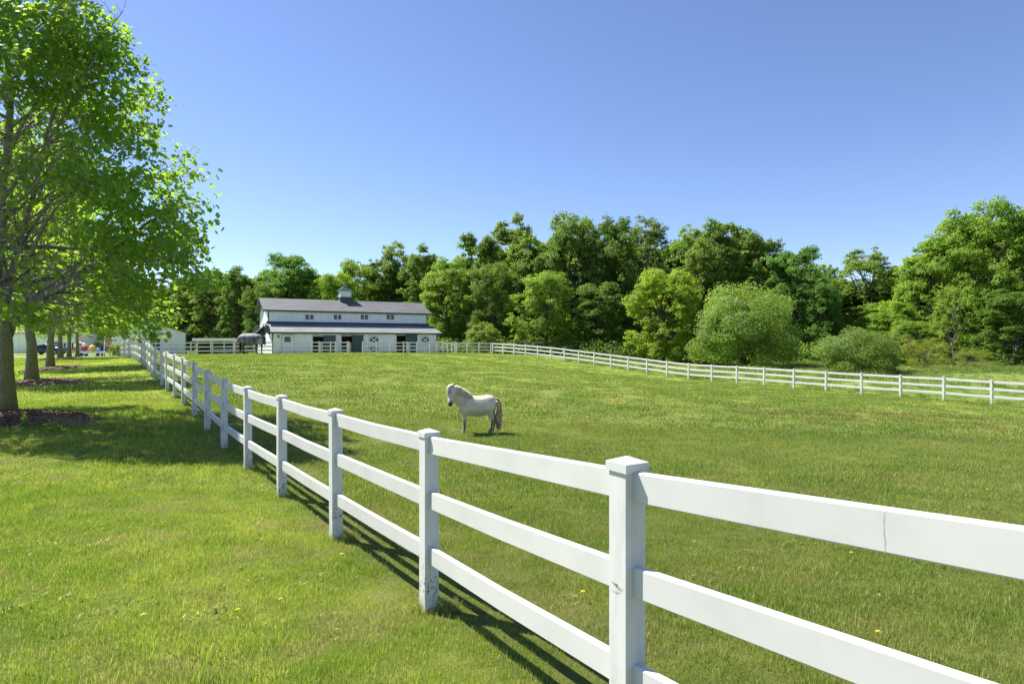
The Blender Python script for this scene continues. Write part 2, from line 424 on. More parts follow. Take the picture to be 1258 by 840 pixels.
# ------------------------------------------------------------------ barn
TH = R(29); U = Vector((math.cos(TH), math.sin(TH), 0)); Vv = Vector((-math.sin(TH), math.cos(TH), 0))
BL = Vector((X(334.5,71.5), 71.5, CAMZ-1.45))
def bu(px, v=0):                            # local u on the barn's plane v for a pixel column
    b = BL+Vv*v; t = (px-CX)/F
    return (t*b.y-b.x)/(U.x-t*U.y)
def bz(py, u, v=0):
    b = BL+U*u+Vv*v; return CAMZ+(CY-py)/F*b.y-BL.z
barn = thing('horse_barn', 'long white two level horse barn with grey roofs and green trim', 'barn', BL, TH)
W = 20.65; V1, V2, V3 = 3.6, 11.6, 15.2; ZL, ZE, ZR = 2.66, 5.44, 7.02; ZLT = 3.62; t_ = .14
# openings in the front wall (u0,u1,z0,z1)
ops = [(bu(384.3),bu(412),.05,bz(413.3,7)), (bu(419.5),bu(446),0,bz(412.8,10)), (bu(487),bu(512),.05,bz(412,16))]
fw = MB(); cur = 0
for (a,b,z0,z1) in ops:
    fw.box((cur,0,0),(a,t_,ZL)); fw.box((a,0,z1),(b,t_,ZL)); cur = b
fw.box((cur,0,0),(W,t_,ZL)); fw.build('front_wall', M['siding'], barn)
MB().box((0,V1,ZLT-1.2),(W,V1+t_,ZE)).build('upper_wall', M['siding'], barn)
MB().box((0,V3,0),(W,V3+t_,ZL)).build('rear_wall', M['siding'], barn)
for k, u in enumerate((0, W-t_)):
    g = MB()
    g.prism([(u,t_,0),(u,t_,ZL+.02),(u,V1,ZLT-.06),(u,V1,ZE+.02),(u,(V1+V2)/2,ZR-.06),(u,V2,ZE+.02),(u,V2,ZLT-.06),(u,V3,ZL+.02),(u,V3,0)], (t_,0,0))
    g.build('gable_wall', M['siding_side'], barn)
# floor / inner dark partition so the openings look into a dim aisle
MB().box((.3,3.3,.0),(W-.3,3.4,ZLT-.2)).build('stall_partition', M['wood'], barn)
# roofs
def slab(pts, th): 
    n = Vector(pts[1])-Vector(pts[0]); return pts, (0,0,-th)
ov = .6
def roof_plane(v0,z0,v1,z1,u0=-ov,u1=W+ov,name='roof'):
    return MB().prism([(u0,v0,z0),(u1,v0,z0),(u1,v1,z1),(u0,v1,z1)], (0,0,-.09)).build(name, M['roof_low'], barn)
vr = (V1+V2)/2; sl = (ZR-ZE)/(vr-V1)
main_roof = MB().prism([(-ov,V1-.3,ZE-.3*sl+.06),(-ov,vr,ZR+.06),(-ov,V2+.4,ZE-.4*sl+.06),(-ov,V2+.4,ZE-.4*sl-.03),(-ov,vr,ZR-.03),(-ov,V1-.3,ZE-.3*sl-.03)],(W+2*ov,0,0)).build('main_roof', M['roof'], barn)
sl2 = (ZLT-ZL)/V1
lr = roof_plane(-.4,ZL-.4*sl2+.07,V1-.005,ZLT+.07,name='front_shed_roof')
roof_plane(V3+.4,ZL-.4*sl2+.07,V2+t_+.005,ZLT+.07,name='rear_shed_roof')
# trim: fascias, rakes, corner boards, flashing
tr = MB().box((-ov,V1-.33,ZE-.3*sl-.14),(W+ov,V1-.302,ZE-.3*sl+.065)).build('fascia', M['green'], barn)
MB().box((-ov,-.43,ZL-.4*sl2-.12),(W+ov,-.402,ZL-.4*sl2+.075)).build('fascia', M['green'], barn)
for u in (-ov-.03, W+ov+.003):
    rk = MB()
    for s_ in ((V1-.33,ZE-.33*sl,vr,ZR),(V2+.43,ZE-.43*sl,vr,ZR)):
        rk.prism([(u,s_[0],s_[1]-.14),(u,s_[0],s_[1]+.07),(u,s_[2],s_[3]+.07),(u,s_[2],s_[3]-.14)],(.027,0,0))
    rk.build('rake_board', M['green'], barn)
    for s_ in ((-.43,ZL-.43*sl2,V1,ZLT),(V3+.43,ZL-.43*sl2,V2,ZLT)):
        rk = MB(); rk.prism([(u,s_[0],s_[1]-.12),(u,s_[0],s_[1]+.08),(u,s_[2],s_[3]+.08),(u,s_[2],s_[3]-.12)],(.027,0,0)).build('rake_board', M['green'], barn)
for u in (-.02, W-.10): 
    MB().box((u,-.02,0),(u+.12,.10,ZL-.1)).build('corner_board', M['green'], barn); MB().box((u,V1-.02,ZLT+.1),(u+.12,V1+.1,ZE-.2)).build('corner_board', M['green'], barn)
MB().box((-.2,V1-.05,ZLT+.075),(W+.2,V1-.022,ZLT+.36)).build('shaded_flashing', M['navy'], barn)  # strip along the wall foot, its shadow painted in dark blue
MB().box((0,-.03,0),(bu(384),-.003,.18)).box((bu(446.5),-.03,0),(bu(486.6),-.003,.18)).build('splash_board', M['green'], barn)
# upper windows: pairs of panes
for px0, px1 in ((375.2,385),(410,419.2),(443,452),(475,484)):
    a, b = bu(px0,V1), bu(px1,V1); z1 = bz(386.6,(a+b)/2,V1); z0 = bz(392.4,(a+b)/2,V1); m_ = (a+b)/2
    f = MB(); e = .03
    f.box((a-e,V1-.05,z0-e),(b+e,V1-.003,z0)); f.box((a-e,V1-.05,z1),(b+e,V1-.003,z1+e))
    f.box((a-e,V1-.05,z0),(a,V1-.003,z1)); f.box((b,V1-.05,z0),(b+e,V1-.003,z1)); f.box((m_-.05,V1-.05,z0),(m_+.05,V1-.003,z1))
    w = f.build('window', M['white'], barn)
    for (p,q) in ((a,m_-.05),(m_+.05,b)): MB().box((p,V1-.03,z0),(q,V1-.006,z1)).build('pane', M['glass'], w)
# sliding green doors, half covering each opening
for k, (pa, pb) in enumerate(((397.3,412.4),(432.4,446.2),(498,512.5))):
    a, b = bu(pa), bu(pb); z0, z1 = (.0 if k==1 else .05), ops[k][3]+.06
    d = MB(); d.box((a,-.075,z0+.02),(b,-.03,z1))
    n_ = 7
    for i in range(1,n_): u = a+(b-a)*i/n_; d.box((u-.012,-.083,z0+.1),(u+.012,-.0755,z1-.1))
    dd = d.build('sliding_door', M['green'], barn)
    fr = MB(); fr.box((a,-.1,z1-.1),(b,-.084,z1)); fr.box((a,-.1,z0+.03),(a+.08,-.084,z1-.1)); fr.box((b-.08,-.1,z0+.03),(b,-.084,z1-.1))
    fr.build('door_frame', M['green'], dd)
    rl = MB().box((ops[k][0]-.1,-.13,z1+.01),(b+.05,-.02,z1+.07)).build('track', M['green'], dd)
# inner door leaf trims (white jambs)
jb = MB()
for (a,b,z0,z1) in ops:
    jb.box((a-.09,-.028,0),(a-.002,-.002,z1+.08))
jb.build('door_jamb', M['white'], barn)
# walk-in door with a window
a, b = bu(346.6), bu(360.4); a2,b2 = bu(349.4),bu(357)
zt = bz(411.4,1.5); dw = MB()
dw.box((a,-.06,.02),(b,-.003,zt)); D = dw.build('door', M['white'], barn)
MB().box((a-.08,-.05,0),(a-.004,-.003,zt+.1)).box((b+.004,-.05,0),(b+.08,-.003,zt+.1)).box((a-.004,-.05,zt+.004),(b+.004,-.003,zt+.1)).build('door_casing', M['concrete'], D)
MB().box((a2,-.075,bz(420,2)),(b2,-.0625,bz(413.6,2))).build('door_window', M['glass'], D)
MB().box((a2-.04,-.07,bz(420,2)-.05),(b2+.04,-.0615,bz(420,2)-.002)).tube([(b-.12,-.06,1.0),(b-.12,-.13,1.0)],.03,8).build('door_handle', M['brass'], D)
MB().box((bu(341.5),-.16,bz(415,1)),(bu(342.6),-.003,bz(411.5,1))).box((bu(341.6),-.2,bz(412.6,1)),(bu(342.4),-.161,bz(411.8,1))).build('wall_lantern', M['brass'], barn)
# dutch door and shuttered window with X bracing
def xpanel(pa, pb, ya, yb, name):
    a, b = bu(pa), bu(pb); um = (a+b)/2; z1, z0 = bz(ya,um), bz(yb,um) if yb else .1
    e = .14; f = MB()
    pnl = MB().box((a,-.06,z0),(b,-.03,z1)).build(name, M['green'], barn)
    f.box((a,-.09,z0),(a+e,-.0605,z1)).box((b-e,-.09,z0),(b,-.0605,z1)).box((a+e,-.09,z1-e),(b-e,-.0605,z1)).box((a+e,-.09,z0),(b-e,-.0605,z0+e))
    f.bar((a+e,-.082,z0+e),(b-e,-.082,z1-e),.1,.022,(0,1,0))
    f.bar((a+e,-.072,z1-e),(b-e,-.072,z0+e),.1,.022,(0,1,0))
    f.build('cross_brace', M['white'], pnl)
    return pnl
def bar_fix(): pass
xpanel(452.8,465.8,412.2,422.6,'upper_dutch_door')
xpanel(452.8,465.8,423.4,None,'lower_dutch_door')
xpanel(516.8,528,412.6,422.6,'shutter')
MB().box((bu(516.2),-.10,bz(424.2,18)),(bu(528.6),-.003,bz(422.9,18))).build('window_sill', M['white'], barn)
# cupola
cu, cv = bu(423.6,vr), vr
cw = .85
cb_ = MB().box((cu-cw*.9,cv-cw*.9,ZR-.45),(cu+cw*.9,cv+cw*.9,ZR+.5)).build('cupola_base', M['green'], barn)
CUP = MB().box((cu-cw*.82,cv-cw*.82,ZR+.502),(cu+cw*.82,cv+cw*.82,ZR+1.35)).build('cupola', M['white'], barn)
lv = MB()
for i in range(6):
    z = ZR+.62+i*.11
    lv.box((cu-.5,cv-cw*.82-.03,z),(cu+.5,cv-cw*.82-.002,z+.05)); lv.box((cu-cw*.82-.03,cv-.5,z),(cu-cw*.82-.002,cv+.5,z+.05))
lv.build('louvre', M['siding'], CUP)
rf = MB(); r0 = cw*1.12
prof = [(r0,1.35),(r0,1.42),(r0*.62,1.62),(r0*.28,1.92),(.04,2.15)]
vs = []; 
for (r_, z) in prof: vs += [(cu-r_,cv-r_,ZR+z),(cu+r_,cv-r_,ZR+z),(cu+r_,cv+r_,ZR+z),(cu-r_,cv+r_,ZR+z)]
fs = [(0,3,2,1)]+[(i*4+k,i*4+(k+1)%4,i*4+4+(k+1)%4,i*4+4+k) for i in range(4) for k in range(4)]+[(16,17,18,19)]
CR = rf.add(vs,fs).build('cupola_roof', M['green'], CUP)
MB().tube([(cu,cv,ZR+2.1),(cu,cv,ZR+2.95)],.025,6).tube([(cu-.3,cv,ZR+2.55),(cu+.3,cv,ZR+2.55)],.018,6).tube([(cu,cv-.3,ZR+2.45),(cu,cv+.3,ZR+2.45)],.018,6).build('weather_vane', M['brass'], CR)

# paddock fences between the barn and the pasture fence, and the little gate by the door
pg = 'short paddock fences in front of the barn'
def toworld(u, v): p = BL+U*u+Vv*v; return (p.x, p.y)
def back_at(px):   # point on the back fence line for a pixel column
    t = (px-CX)/F; s = (t*A2.y-A2.x)/(dirb.x-t*dirb.y); return A2+dirb*s
for px, lab in ((392,'short white paddock fence running to the barn left of the dark stall opening'),(412,'short white paddock fence running to the barn beside the green stall door'),
                (426.5,'short white paddock fence ending beside the open barn gateway'),(500,'short white paddock fence running to the barn below the right stall opening'),
                (536,'short white paddock fence at the right corner of the barn')):
    p0 = back_at(px); q = Vector(toworld(bu(px+ (3 if px<500 else 2)), -.5)); p0 = p0+(q-p0).normalized()*.25
    fence(lab, on_ground(seg(p0, q, 2)), pg, rng)
p0 = Vector(toworld(W+.3,0)); q = back_at(560)+Vector((-.2,3.0))
fence('white board fence behind the pasture fence just right of the barn', on_ground(seg(p0, q, 4)), pg, rng)
# dark wooden fence by the wood behind the corner
def woodfence():
    rt = Vector((X(622,84),84)); q = Vector((X(668,80),80)); pts = on_ground(seg(rt,q,3))
    o = thing('rail_fence','low brown wooden rail fence at the edge of the wood behind the corner','fence',pts[0]); L0 = Vector(pts[0])
    for i,p in enumerate(pts):
        p = Vector(p)-L0; MB().box((p.x-.06,p.y-.06,p.z-.2),(p.x+.06,p.y+.06,p.z+1.75)).build('post', M['wood'], o)
        if i: 
            for z in (1.65,1.0): MB().bar(Vector(pts[i-1])-L0+Vector((0,0,z)), p+Vector((0,0,z)), .05,.14).build('rail', M['wood'], o)
woodfence()
# concrete apron by the tall door
def pad(name, label, poly, mat, h=.02):
    vs = [(x,y,g1(x,y)+h) for x,y in poly]; me = bpy.data.meshes.new(name)
    o = MB().add(vs,[tuple(range(len(vs)))]).build(name, mat); tag(o,label,kind='structure'); return o

# ------------------------------------------------------------------ machine shed left, run-in shelter
def shed():
    d = 84; x0 = X(138,d); base = g1(X(185,d), d); o = thing('storage_shed','large white gabled shed with green trim seen past the near maple','shed',(x0, d, base), TH)
    def su(px): t = (px-CX)/F; return (t*d-x0)/(U.x-t*U.y)
    w = su(229.5); zt = lambda y: CAMZ+(CY-y)/F*(d+w*.5*U.y)-base
    ze, zp = zt(409), zt(395.5); L = 12; m = w/2
    g = MB(); g.prism([(0,0,-.2),(w,0,-.2),(w,0,ze),(m,0,zp),(0,0,ze)], (0,.14,0)); g.build('gable_wall', M['siding'], o)
    MB().box((w-.14,.142,-.2),(w,L,ze-.02)).box((0,.142,-.2),(.14,L,ze-.02)).box((.142,L-.14,-.2),(w-.142,L,ze)).build('side_wall', M['siding_side'], o)
    k = (zp-ze)/m; e = .5
    MB().prism([(-e,-.35,ze-e*k+.14),(m,-.35,zp+.14),(w+e,-.35,ze-e*k+.14),(w+e,-.35,ze-e*k+.02),(m,-.35,zp+.02),(-e,-.35,ze-e*k+.02)],(0,L+.7,0)).build('roof', M['green'], o)
    MB().box((w-.16,-.03,-.1),(w+.03,-.003,ze-.1)).box((w+.003,-.003,-.1),(w+.03,1.2,ze-.1)).build('corner_board', M['green'], o)
    for (p,q,y0,y1,mt) in ((184.5,190.8,417,431,'glass2'),(192,196.4,415.8,431,'green')):
        a, b = su(p), su(q)
        f = MB().box((a-.06,-.05,zt(y1)-.06),(b+.06,-.003,zt(y0)+.06)).build('window' if mt=='glass2' else 'door', M['white'], o)
        MB().box((a,-.07,zt(y1)),(b,-.0505,zt(y0))).build('pane' if mt=='glass2' else 'door_panel', M[mt], f)
shed()
def shelter():
    d = 80; x0, x1 = X(241,d), X(289,d); base = g1(x0,d)-.05; w = x1-x0; D = 4.2
    o = thing('run_in_shelter','low open fronted wooden shelter with a white roof edge beside the dark horse','shelter',(x0,d,base))
    zt = lambda y: CAMZ+(CY-y)/F*d-base; H = zt(416.5)
    for x in (0.05, w*.36, w*.7, w-.17): MB().box((x,0,-.1),(x+.12,.12,H-.27)).build('post', M['white'], o)
    MB().box((0.1,D-.1,-.1),(w-.1,D,H-.6)).build('back_wall', M['wood'], o)
    MB().box((0,.15,-.1),(.08,D-.11,H-.55)).box((w-.08,.15,-.1),(w,D-.11,H-.55)).build('side_wall', M['wood'], o)
    MB().prism([(-.3,-.4,H-.02),(-.3,D+.3,H-.62),(-.3,D+.3,H-.5),(-.3,-.4,H+.1)],(w+.6,0,0)).build('roof', M['roof'], o)
    MB().box((-.3,-.44,H-.25),(w+.3,-.405,H+.12)).build('fascia', M['white'], o)
    k = MB()
    for i in range(3): k.bar((w*.37,-.02,.35+.35*i),(w-.1,-.02,.35+.35*i),.04,.1)
    k.build('gate_rail', simple('pale_metal',(.45,.5,.48),.5), o)
shelter()

# ------------------------------------------------------------------ house, car and yard things far left
def house():
    d = 96; x0, x1 = X(-30,d), X(92,d); w = x1-x0; base = g1(x0,d)
    o = thing('white_house','white house wall seen between the maple trunks at far left','house',(x0,d,base))
    MB().box((0,0,-.3),(w,8,3.4)).build('wall', M['siding'], o)
    MB().prism([(-.4,-.5,3.3),(-.4,4,5.4),(-.4,8.5,3.3),(-.4,8.5,3.18),(-.4,4,5.28),(-.4,-.5,3.18)],(w+.8,0,0)).build('roof', M['roof'], o)
    for a,b,y0,y1 in ((78.5,81,421,430),(88.6,90.5,421,430),(36,42,421,428)):
        u0,u1 = X(a,d)-x0, X(b,d)-x0; z1 = CAMZ+(CY-y0)/F*d-base; z0 = CAMZ+(CY-y1)/F*d-base
        f = MB().box((u0-.1,-.06,z0-.1),(u1+.1,-.003,z1+.1)).build('window', M['white'], o)
        MB().box((u0,-.08,z0),(u1,-.061,z1)).build('pane', M['glass'], f)
    u = X(69,d)-x0; z = CAMZ+(CY-424)/F*d-base
    wr = MB(); pts = [(u+.4*math.cos(a),-.09,z+.4*math.sin(a)) for a in np.linspace(0,2*math.pi,17)]
    wr.tube(pts,.13,6).build('wreath', simple('brown_wreath',(.22,.12,.08),.9,.3,8), o)
house()
def car():
    d = 84; cx = X(59,d); base = g1(cx,d); L, Wd = 4.5, 1.75
    o = thing('parked_car','dark blue car parked behind the maple trunks before the white house','car',(cx,d,base),R(4))
    paint = simple('dark_blue_paint',(.02,.035,.10),.25,.05,metal=.3)
    prof = [(-2.25,.32),(-2.28,.62),(-2.15,.82),(-1.3,.93),(-.75,1.38),(-.1,1.46),(.75,1.43),(1.45,1.02),(2.1,.93),(2.27,.7),(2.25,.32)]
    # lofted body: narrower towards the roof
    vs = []; ys = (-Wd/2,-Wd/2+.12,Wd/2-.12,Wd/2)
    for (x,z) in prof:
        k = 1-.22*max(0,(z-.9)/.55); 
        vs += [(x,-Wd/2*k,z),(x,Wd/2*k,z)]
    n = len(prof); fs = [(2*i,2*i+2,2*i+3,2*i+1) for i in range(n-1)]+[(2*n-2,0,1,2*n-1)]+[tuple(2*i for i in range(n))[::-1], tuple(2*i+1 for i in range(n))]
    body = MB().add(vs,fs).build('body', paint, o, .03)
    wn = MB()
    for s in (-1,1):
        y = s*(Wd/2-.012)
        for q in ([(-1.15,.97),(-.72,1.3),(-.1,1.37),(-.1,.97)],[(0,.97),(0,1.37),(.7,1.34),(1.25,1.0)]):
            poly = [(x, s*(Wd/2*(1-.22*max(0,(z-.9)/.55))-.012), z) for x,z in q]
            wn.prism(poly,(0,s*.03,0))
    wn.build('side_window', M['glass'], body)
    rub = simple('tyre_rubber',(.02,.02,.02),.8)
    for x in (-1.4,1.4):
        for s in (-1,1):
            w_ = MB().tube([(x,s*(Wd/2-.2),.33),(x,s*(Wd/2+.02),.33)],.33,18,sm=False).build('wheel', rub, o)
            MB().tube([(x,s*(Wd/2-.1),.33),(x,s*(Wd/2+.035),.33)],.19,12,sm=False).build('rim', M['concrete'], w_)
    for s in (-1,1): MB().box((-2.3,s*.6-.18,.62),(-2.2,s*.6+.18,.76)).build('headlight', M['white'], o)
car()
def yard():
    red = simple('red_plastic',(.5,.06,.04),.4); blu = simple('blue_plastic',(.05,.22,.5),.4); yel = simple('yellow_plastic',(.7,.45,.04),.4); pink = simple('pink_fabric',(.6,.3,.28),.8)
    d = 70
    def at(px): x = X(px,d); return Vector((x,d,g1(x,d)))
    # folding lawn chair seen edge on
    p = at(132.5); o = thing('lawn_chair','tall pale folding chair standing near the end of the white fence','chair',p,.4)
    for s in (-.35,.35):
        MB().tube([(s,-.5,0),(s,.1,1.1),(s,.45,2.2)],.035,6).build('frame', M['white'], o)
        MB().tube([(s,.5,0),(s,-.2,.9)],.035,6).build('leg', M['white'], o)
    MB().prism([(-.33,.12,1.12),(.33,.12,1.12),(.33,.43,2.15),(-.33,.43,2.15)],(0,-.03,0)).build('backrest', pink, o)
    MB().box((-.33,-.4,.8),(.33,.12,.85)).build('seat', pink, o)
    # wagon loaded with toys
    p = at(113); o = thing('toy_wagon','white flat cart standing in the yard left of the pale chair','cart',p,.1)
    MB().box((-1.3,-.5,.32),(1.3,.5,.4)).box((-1.3,-.5,.4),(1.3,-.46,.62)).box((-1.3,.46,.4),(1.3,.5,.62)).build('bed', simple('pale_blue_paint',(.5,.62,.7),.5), o)
    for x in (-.9,.9):
        for s in (-.5,.5): MB().tube([(x,s-.04,.2),(x,s+.04,.2)],.2,14,sm=False).build('wheel', M['brass'], o)
    def blob(name, label, cat, x, z, r, mat, sq=(1,1,1)):
        q = p+Vector((x,0,z)); bm = bmesh.new(); bmesh.ops.create_icosphere(bm, subdivisions=2, radius=r)
        rr = random.Random(int(x*100)+7)
        for v in bm.verts: v.co = Vector((v.co.x*sq[0],v.co.y*sq[1],v.co.z*sq[2]))*(1+rr.uniform(-.07,.07))
        me = bpy.data.meshes.new(name); bm.to_mesh(me); bm.free()
        for f in me.polygons: f.use_smooth = True
        ob = link(name, me, None, mat); ob.location = q+Vector((0,0,r*sq[2])); tag(ob, label, cat, 'bundles on the white cart'); return ob
    blob('bundle','red bundle at the left end of the white cart','bundle',-.9,.4,.32,red,(1,1,1.2))
    blob('bundle','yellow bundle on top of the middle of the cart','bundle',.05,.4,.38,yel,(1,1,1.2))
    blob('bundle','blue bundle on the right part of the cart','bundle',.75,.4,.28,blu)
    blob('bundle','pale pink bundle in the left middle of the cart','bundle',-.35,.4,.26,pink)
    p2 = at(99); o = thing('round_float','round red and white thing standing left of the cart','float',p2)
    MB().tube([(-.0+.62*math.cos(a),0,.85+.62*math.sin(a)) for a in np.linspace(0,2*math.pi,21)],.2,8).build('ring', red, o)
    for a0 in (.5,2.1,3.7,5.2):
        MB().tube([(.62*math.cos(a),0,.85+.62*math.sin(a)) for a in np.linspace(a0,a0+.6,5)],.207,8).build('white_band', M['white'], o)
yard()
# ------------------------------------------------------------------ leaves
def frames(nrm, rs):
    """orthonormal frames with z = nrm and a random spin"""
    n = nrm/np.linalg.norm(nrm,axis=1,keepdims=True)
    a = rs.normal(size=n.shape); a -= (a*n).sum(1,keepdims=True)*n; a /= np.linalg.norm(a,axis=1,keepdims=True)
    return a, np.cross(n,a), n
def scatter_leaves(C, nrm, size, templ, rs, xdir=None):
    ax, ay, az = frames(nrm, rs)
    if xdir is not None:
        ax = xdir - (xdir*az).sum(1,keepdims=True)*az; ax /= np.linalg.norm(ax,axis=1,keepdims=True)+1e-9; ay = np.cross(az,ax)
    T = np.asarray(templ)
    V = C[:,None,:] + size[:,None,None]*(T[None,:,0:1]*ax[:,None]+T[None,:,1:2]*ay[:,None]+T[None,:,2:3]*az[:,None])
    k = len(T); Fc = np.arange(len(C)*k).reshape(-1,k)
    return V.reshape(-1,3), Fc
LEAF = [(0,0,0),(.22,-.42,-.06),(.45,-.22,.0),(.72,-.40,-.08),(1.0,0,-.10),(.72,.40,-.08),(.45,.22,.0),(.22,.42,-.06)]   # lobed leaf outline
KITE = [(-.5,0,0),(0,-.36,.10),(.5,0,-.04),(0,.36,.10)]

# ------------------------------------------------------------------ foreground maples: grown limb by limb
def maple(seed, H=13.4, Rm=5.9, first=None, leafn=1.0):
    rs = np.random.RandomState(seed); br = []; LC=[]; LN=[]; LX=[]
    def env(z):
        if z < 1.9: return 2.5
        if z < 3.2: return Rm*(.88+.12*(z-1.9)/1.3)
        return Rm*max(.06, (1-((z-3.2)/(H-3.2))**1.4))
    def leaves_at(p, d, n, spread=.22):
        n = rs.poisson(n*leafn)
        if n<=0: return
        q = p + rs.normal(size=(n,3))*spread*np.array([1,1,.75])
        out = q.copy(); out[:,2] = 0; out = out/(np.linalg.norm(out,axis=1,keepdims=True)+.3)
        nn = rs.normal(size=(n,3))*.55 + out*.35 + np.array([0,0,.75])
        xd = out*.7 + np.array([0,0,-.75]) + rs.normal(size=(n,3))*.4
        LC.append(q); LN.append(nn); LX.append(xd)
    def limb(p, d, L, r, lev, up):
        n = max(4, int(L/.35)) if lev<3 else 3
        pts=[p.copy()]; step = L/n; d = d/np.linalg.norm(d)
        for i in range(n):
            d = d + rs.normal(size=3)*(.10 if lev<3 else .16) + np.array([0,0,up])*(step)
            d /= np.linalg.norm(d); pts.append(pts[-1]+d*step)
        pts = np.array(pts); rad = r*(1-.82*np.linspace(0,1,n+1)**.9)
        br.append((pts, rad, lev))
        return pts, rad, d
    def along(pts, t):
        f = t*(len(pts)-1); i = min(int(f), len(pts)-2); return pts[i]*(1-(f-i))+pts[i+1]*(f-i), (pts[i+1]-pts[i])/np.linalg.norm(pts[i+1]-pts[i])
    def side(d, ang, az):
        a = np.cross(d,[0,0,1.]); a = a/(np.linalg.norm(a)+1e-9); b = np.cross(a,d)
        return d*math.cos(ang)+(a*math.cos(az)+b*math.sin(az))*math.sin(ang)
    def sub(pts, rad, L, lev):
        if lev == 1:      # a main limb: side branches
            n = int(L/.27); sg = 1
            for k in range(n):
                t = .16+.84*(k+rs.rand()*.6)/n; p, d = along(pts,t); sg = -sg
                az = (0 if sg>0 else math.pi)+rs.normal()*.75
                l2 = (.4+.40*L*(1-t)**.8+.12*L*math.sin(t*math.pi))*rs.uniform(.7,1.15)
                e = env(p[2]); rr = math.hypot(p[0],p[1])
                l2 = min(l2, max(.45, (e*1.04-rr)*1.1))
                dd = side(d, rs.uniform(.65,1.1), az)
                q, r2, _ = limb(p, dd, l2, max(.007, .40*rad[int(t*(len(rad)-1))]), 2, .05)
                sub(q, r2, l2, 2)
            leaves_at(pts[-1], d, 8)
        else:
            n = max(2,int(L/.20)); sg = 1
            for k in range(n):
                t = .22+.78*(k+rs.rand()*.5)/n; p, d = along(pts,t); sg = -sg
                l3 = rs.uniform(.22,.55); dd = side(d, rs.uniform(.6,1.1), (0 if sg>0 else math.pi)+rs.normal()*.6)
                q, r3, _ = limb(p, dd, l3, .006, 3, .1)
                leaves_at(q[-1], dd, 6.0, .15); leaves_at(q[1], dd, 3.0, .13)
            leaves_at(pts[-1], d, 8, .17)
    # leader
    zs = np.linspace(0, H*.93, 22); wob = np.cumsum(rs.normal(size=(22,2))*.07,axis=0); wob[:4]*=.15
    lead = np.c_[wob, zs]; lr = .235*(1-.93*(zs/zs[-1])**.75); lr[0] = .30; lr[1]=.245
    br.append((lead, lr, 0))
    if first:
        for (P_, r) in first:
            pts = np.array(P_,float); L = np.linalg.norm(np.diff(pts,axis=0),axis=1).sum(); rad = r*(1-.8*np.linspace(0,1,len(pts)))
            # resample
            q=[along(pts,t)[0] for t in np.linspace(0,1,14)]; q=np.array(q)+np.r_[[[0,0,0]],rs.normal(size=(13,3))*.03]
            rad = r*(1-.8*np.linspace(0,1,14)); br.append((q,rad,1)); sub(q, rad, L, 1)
    nl = 42
    for k in range(nl):
        z = 2.35+(H*.93-2.7)*(k/nl)**1.02; az = k*2.39996+rs.normal()*.15
        p, _ = along(lead, z/zs[-1])
        el = R(rs.uniform(8,30)+ 32*(z/H))
        L = env(z+ .3*env(z))*rs.uniform(.8,1.1)/math.cos(el)*.93
        L = max(L,.7)
        d = np.array([math.cos(az)*math.cos(el), math.sin(az)*math.cos(el), math.sin(el)])
        rr = lr[min(21,int(z/zs[-1]*21))]
        q, rad, _ = limb(p, d, L, max(.02, rr*rs.uniform(.42,.62)), 1, -.035 if z<5 else .0)
        sub(q, rad, L, 1)
    leaves_at(lead[-1], None, 30, .4)
    # wood mesh
    w = MB()
    for pts, rad, lev in br:
        if lev>=2 and pts[:,2].min()<2.0: continue
        w.tube(pts, list(np.maximum(rad,.005)), (14,7,4,3)[lev], cap=lev<2)
    LCa = np.concatenate(LC); LNa = np.concatenate(LN); LXa = np.concatenate(LX)
    rr_ = np.hypot(LCa[:,0],LCa[:,1])/np.array([env(z) for z in LCa[:,2]])
    keep = (rr_>.5)|(rs.rand(len(LCa))<.3)|(LCa[:,2]>8.5)
    keep &= ~((LCa[:,1]<-.6)&(LCa[:,0]>-1.5)&(LCa[:,0]<2.8)&(LCa[:,2]<7.4)&(LCa[:,2]>2.7)&(rs.rand(len(LCa))<.85))
    keep &= (rr_<1.22)&(LCa[:,2]>1.9)&((LCa[:,2]>2.15)|(LCa[:,0]>3))
    LCa=LCa[keep]; LNa=LNa[keep]; LXa=LXa[keep]
    sz = rs.uniform(.11,.195,len(LCa))
    V, Fc = scatter_leaves(LCa, LNa, sz, LEAF, rs, LXa)
    return w, np_mesh('crown', V, Fc), len(LCa)
ROW = 'row of maples along the near fence'
# limbs read off the photograph for the nearest maple (metres from its base)
first = [([(0.1,0,2.0),(.27,-.1,2.36),(.62,-.2,2.83),(1.15,-.35,3.1),(1.7,-.45,3.45),(2.63,-.5,4.3),(3.3,-.6,4.7)],.085),
         ([(.3,-.1,2.45),(1.2,-.5,2.95),(2.6,-1.0,3.35),(4.0,-1.4,3.7),(5.3,-1.6,4.0)],.06),
         ([(0.0,.05,2.2),(.25,-.25,3.4),(.7,-.5,4.5),(1.1,-.7,5.6),(1.5,-.8,7.0),(1.9,-.8,8.3)],.11),
         ([(0.0,0,2.4),(.1,-.5,3.2),(.2,-.9,4.4),(.15,-1.3,5.8),(.5,-1.5,7.2)],.08),
         ([(.35,-.25,3.9),(1.3,-.6,5.2),(2.2,-.8,5.75),(3.4,-.9,6.6)],.055)]
def place_tree(wood_me, crown_me, label, x, y, rz, sc, name='maple_tree', cat='tree', group=ROW, dz=0):
    t = thing(name, label, cat, (x,y,g1(x,y)+dz), rz, group); t.scale = sc
    link('trunk', wood_me, t); link('crown', crown_me, t); return t
w, cr, nleaf = maple(11, first=first, leafn=.85); wo = w.build('trunk', M['bark']); wm1 = wo.data; bpy.data.objects.remove(wo); cr.materials.append(M['maple']); m1 = cr
print('maple leaves', nleaf)
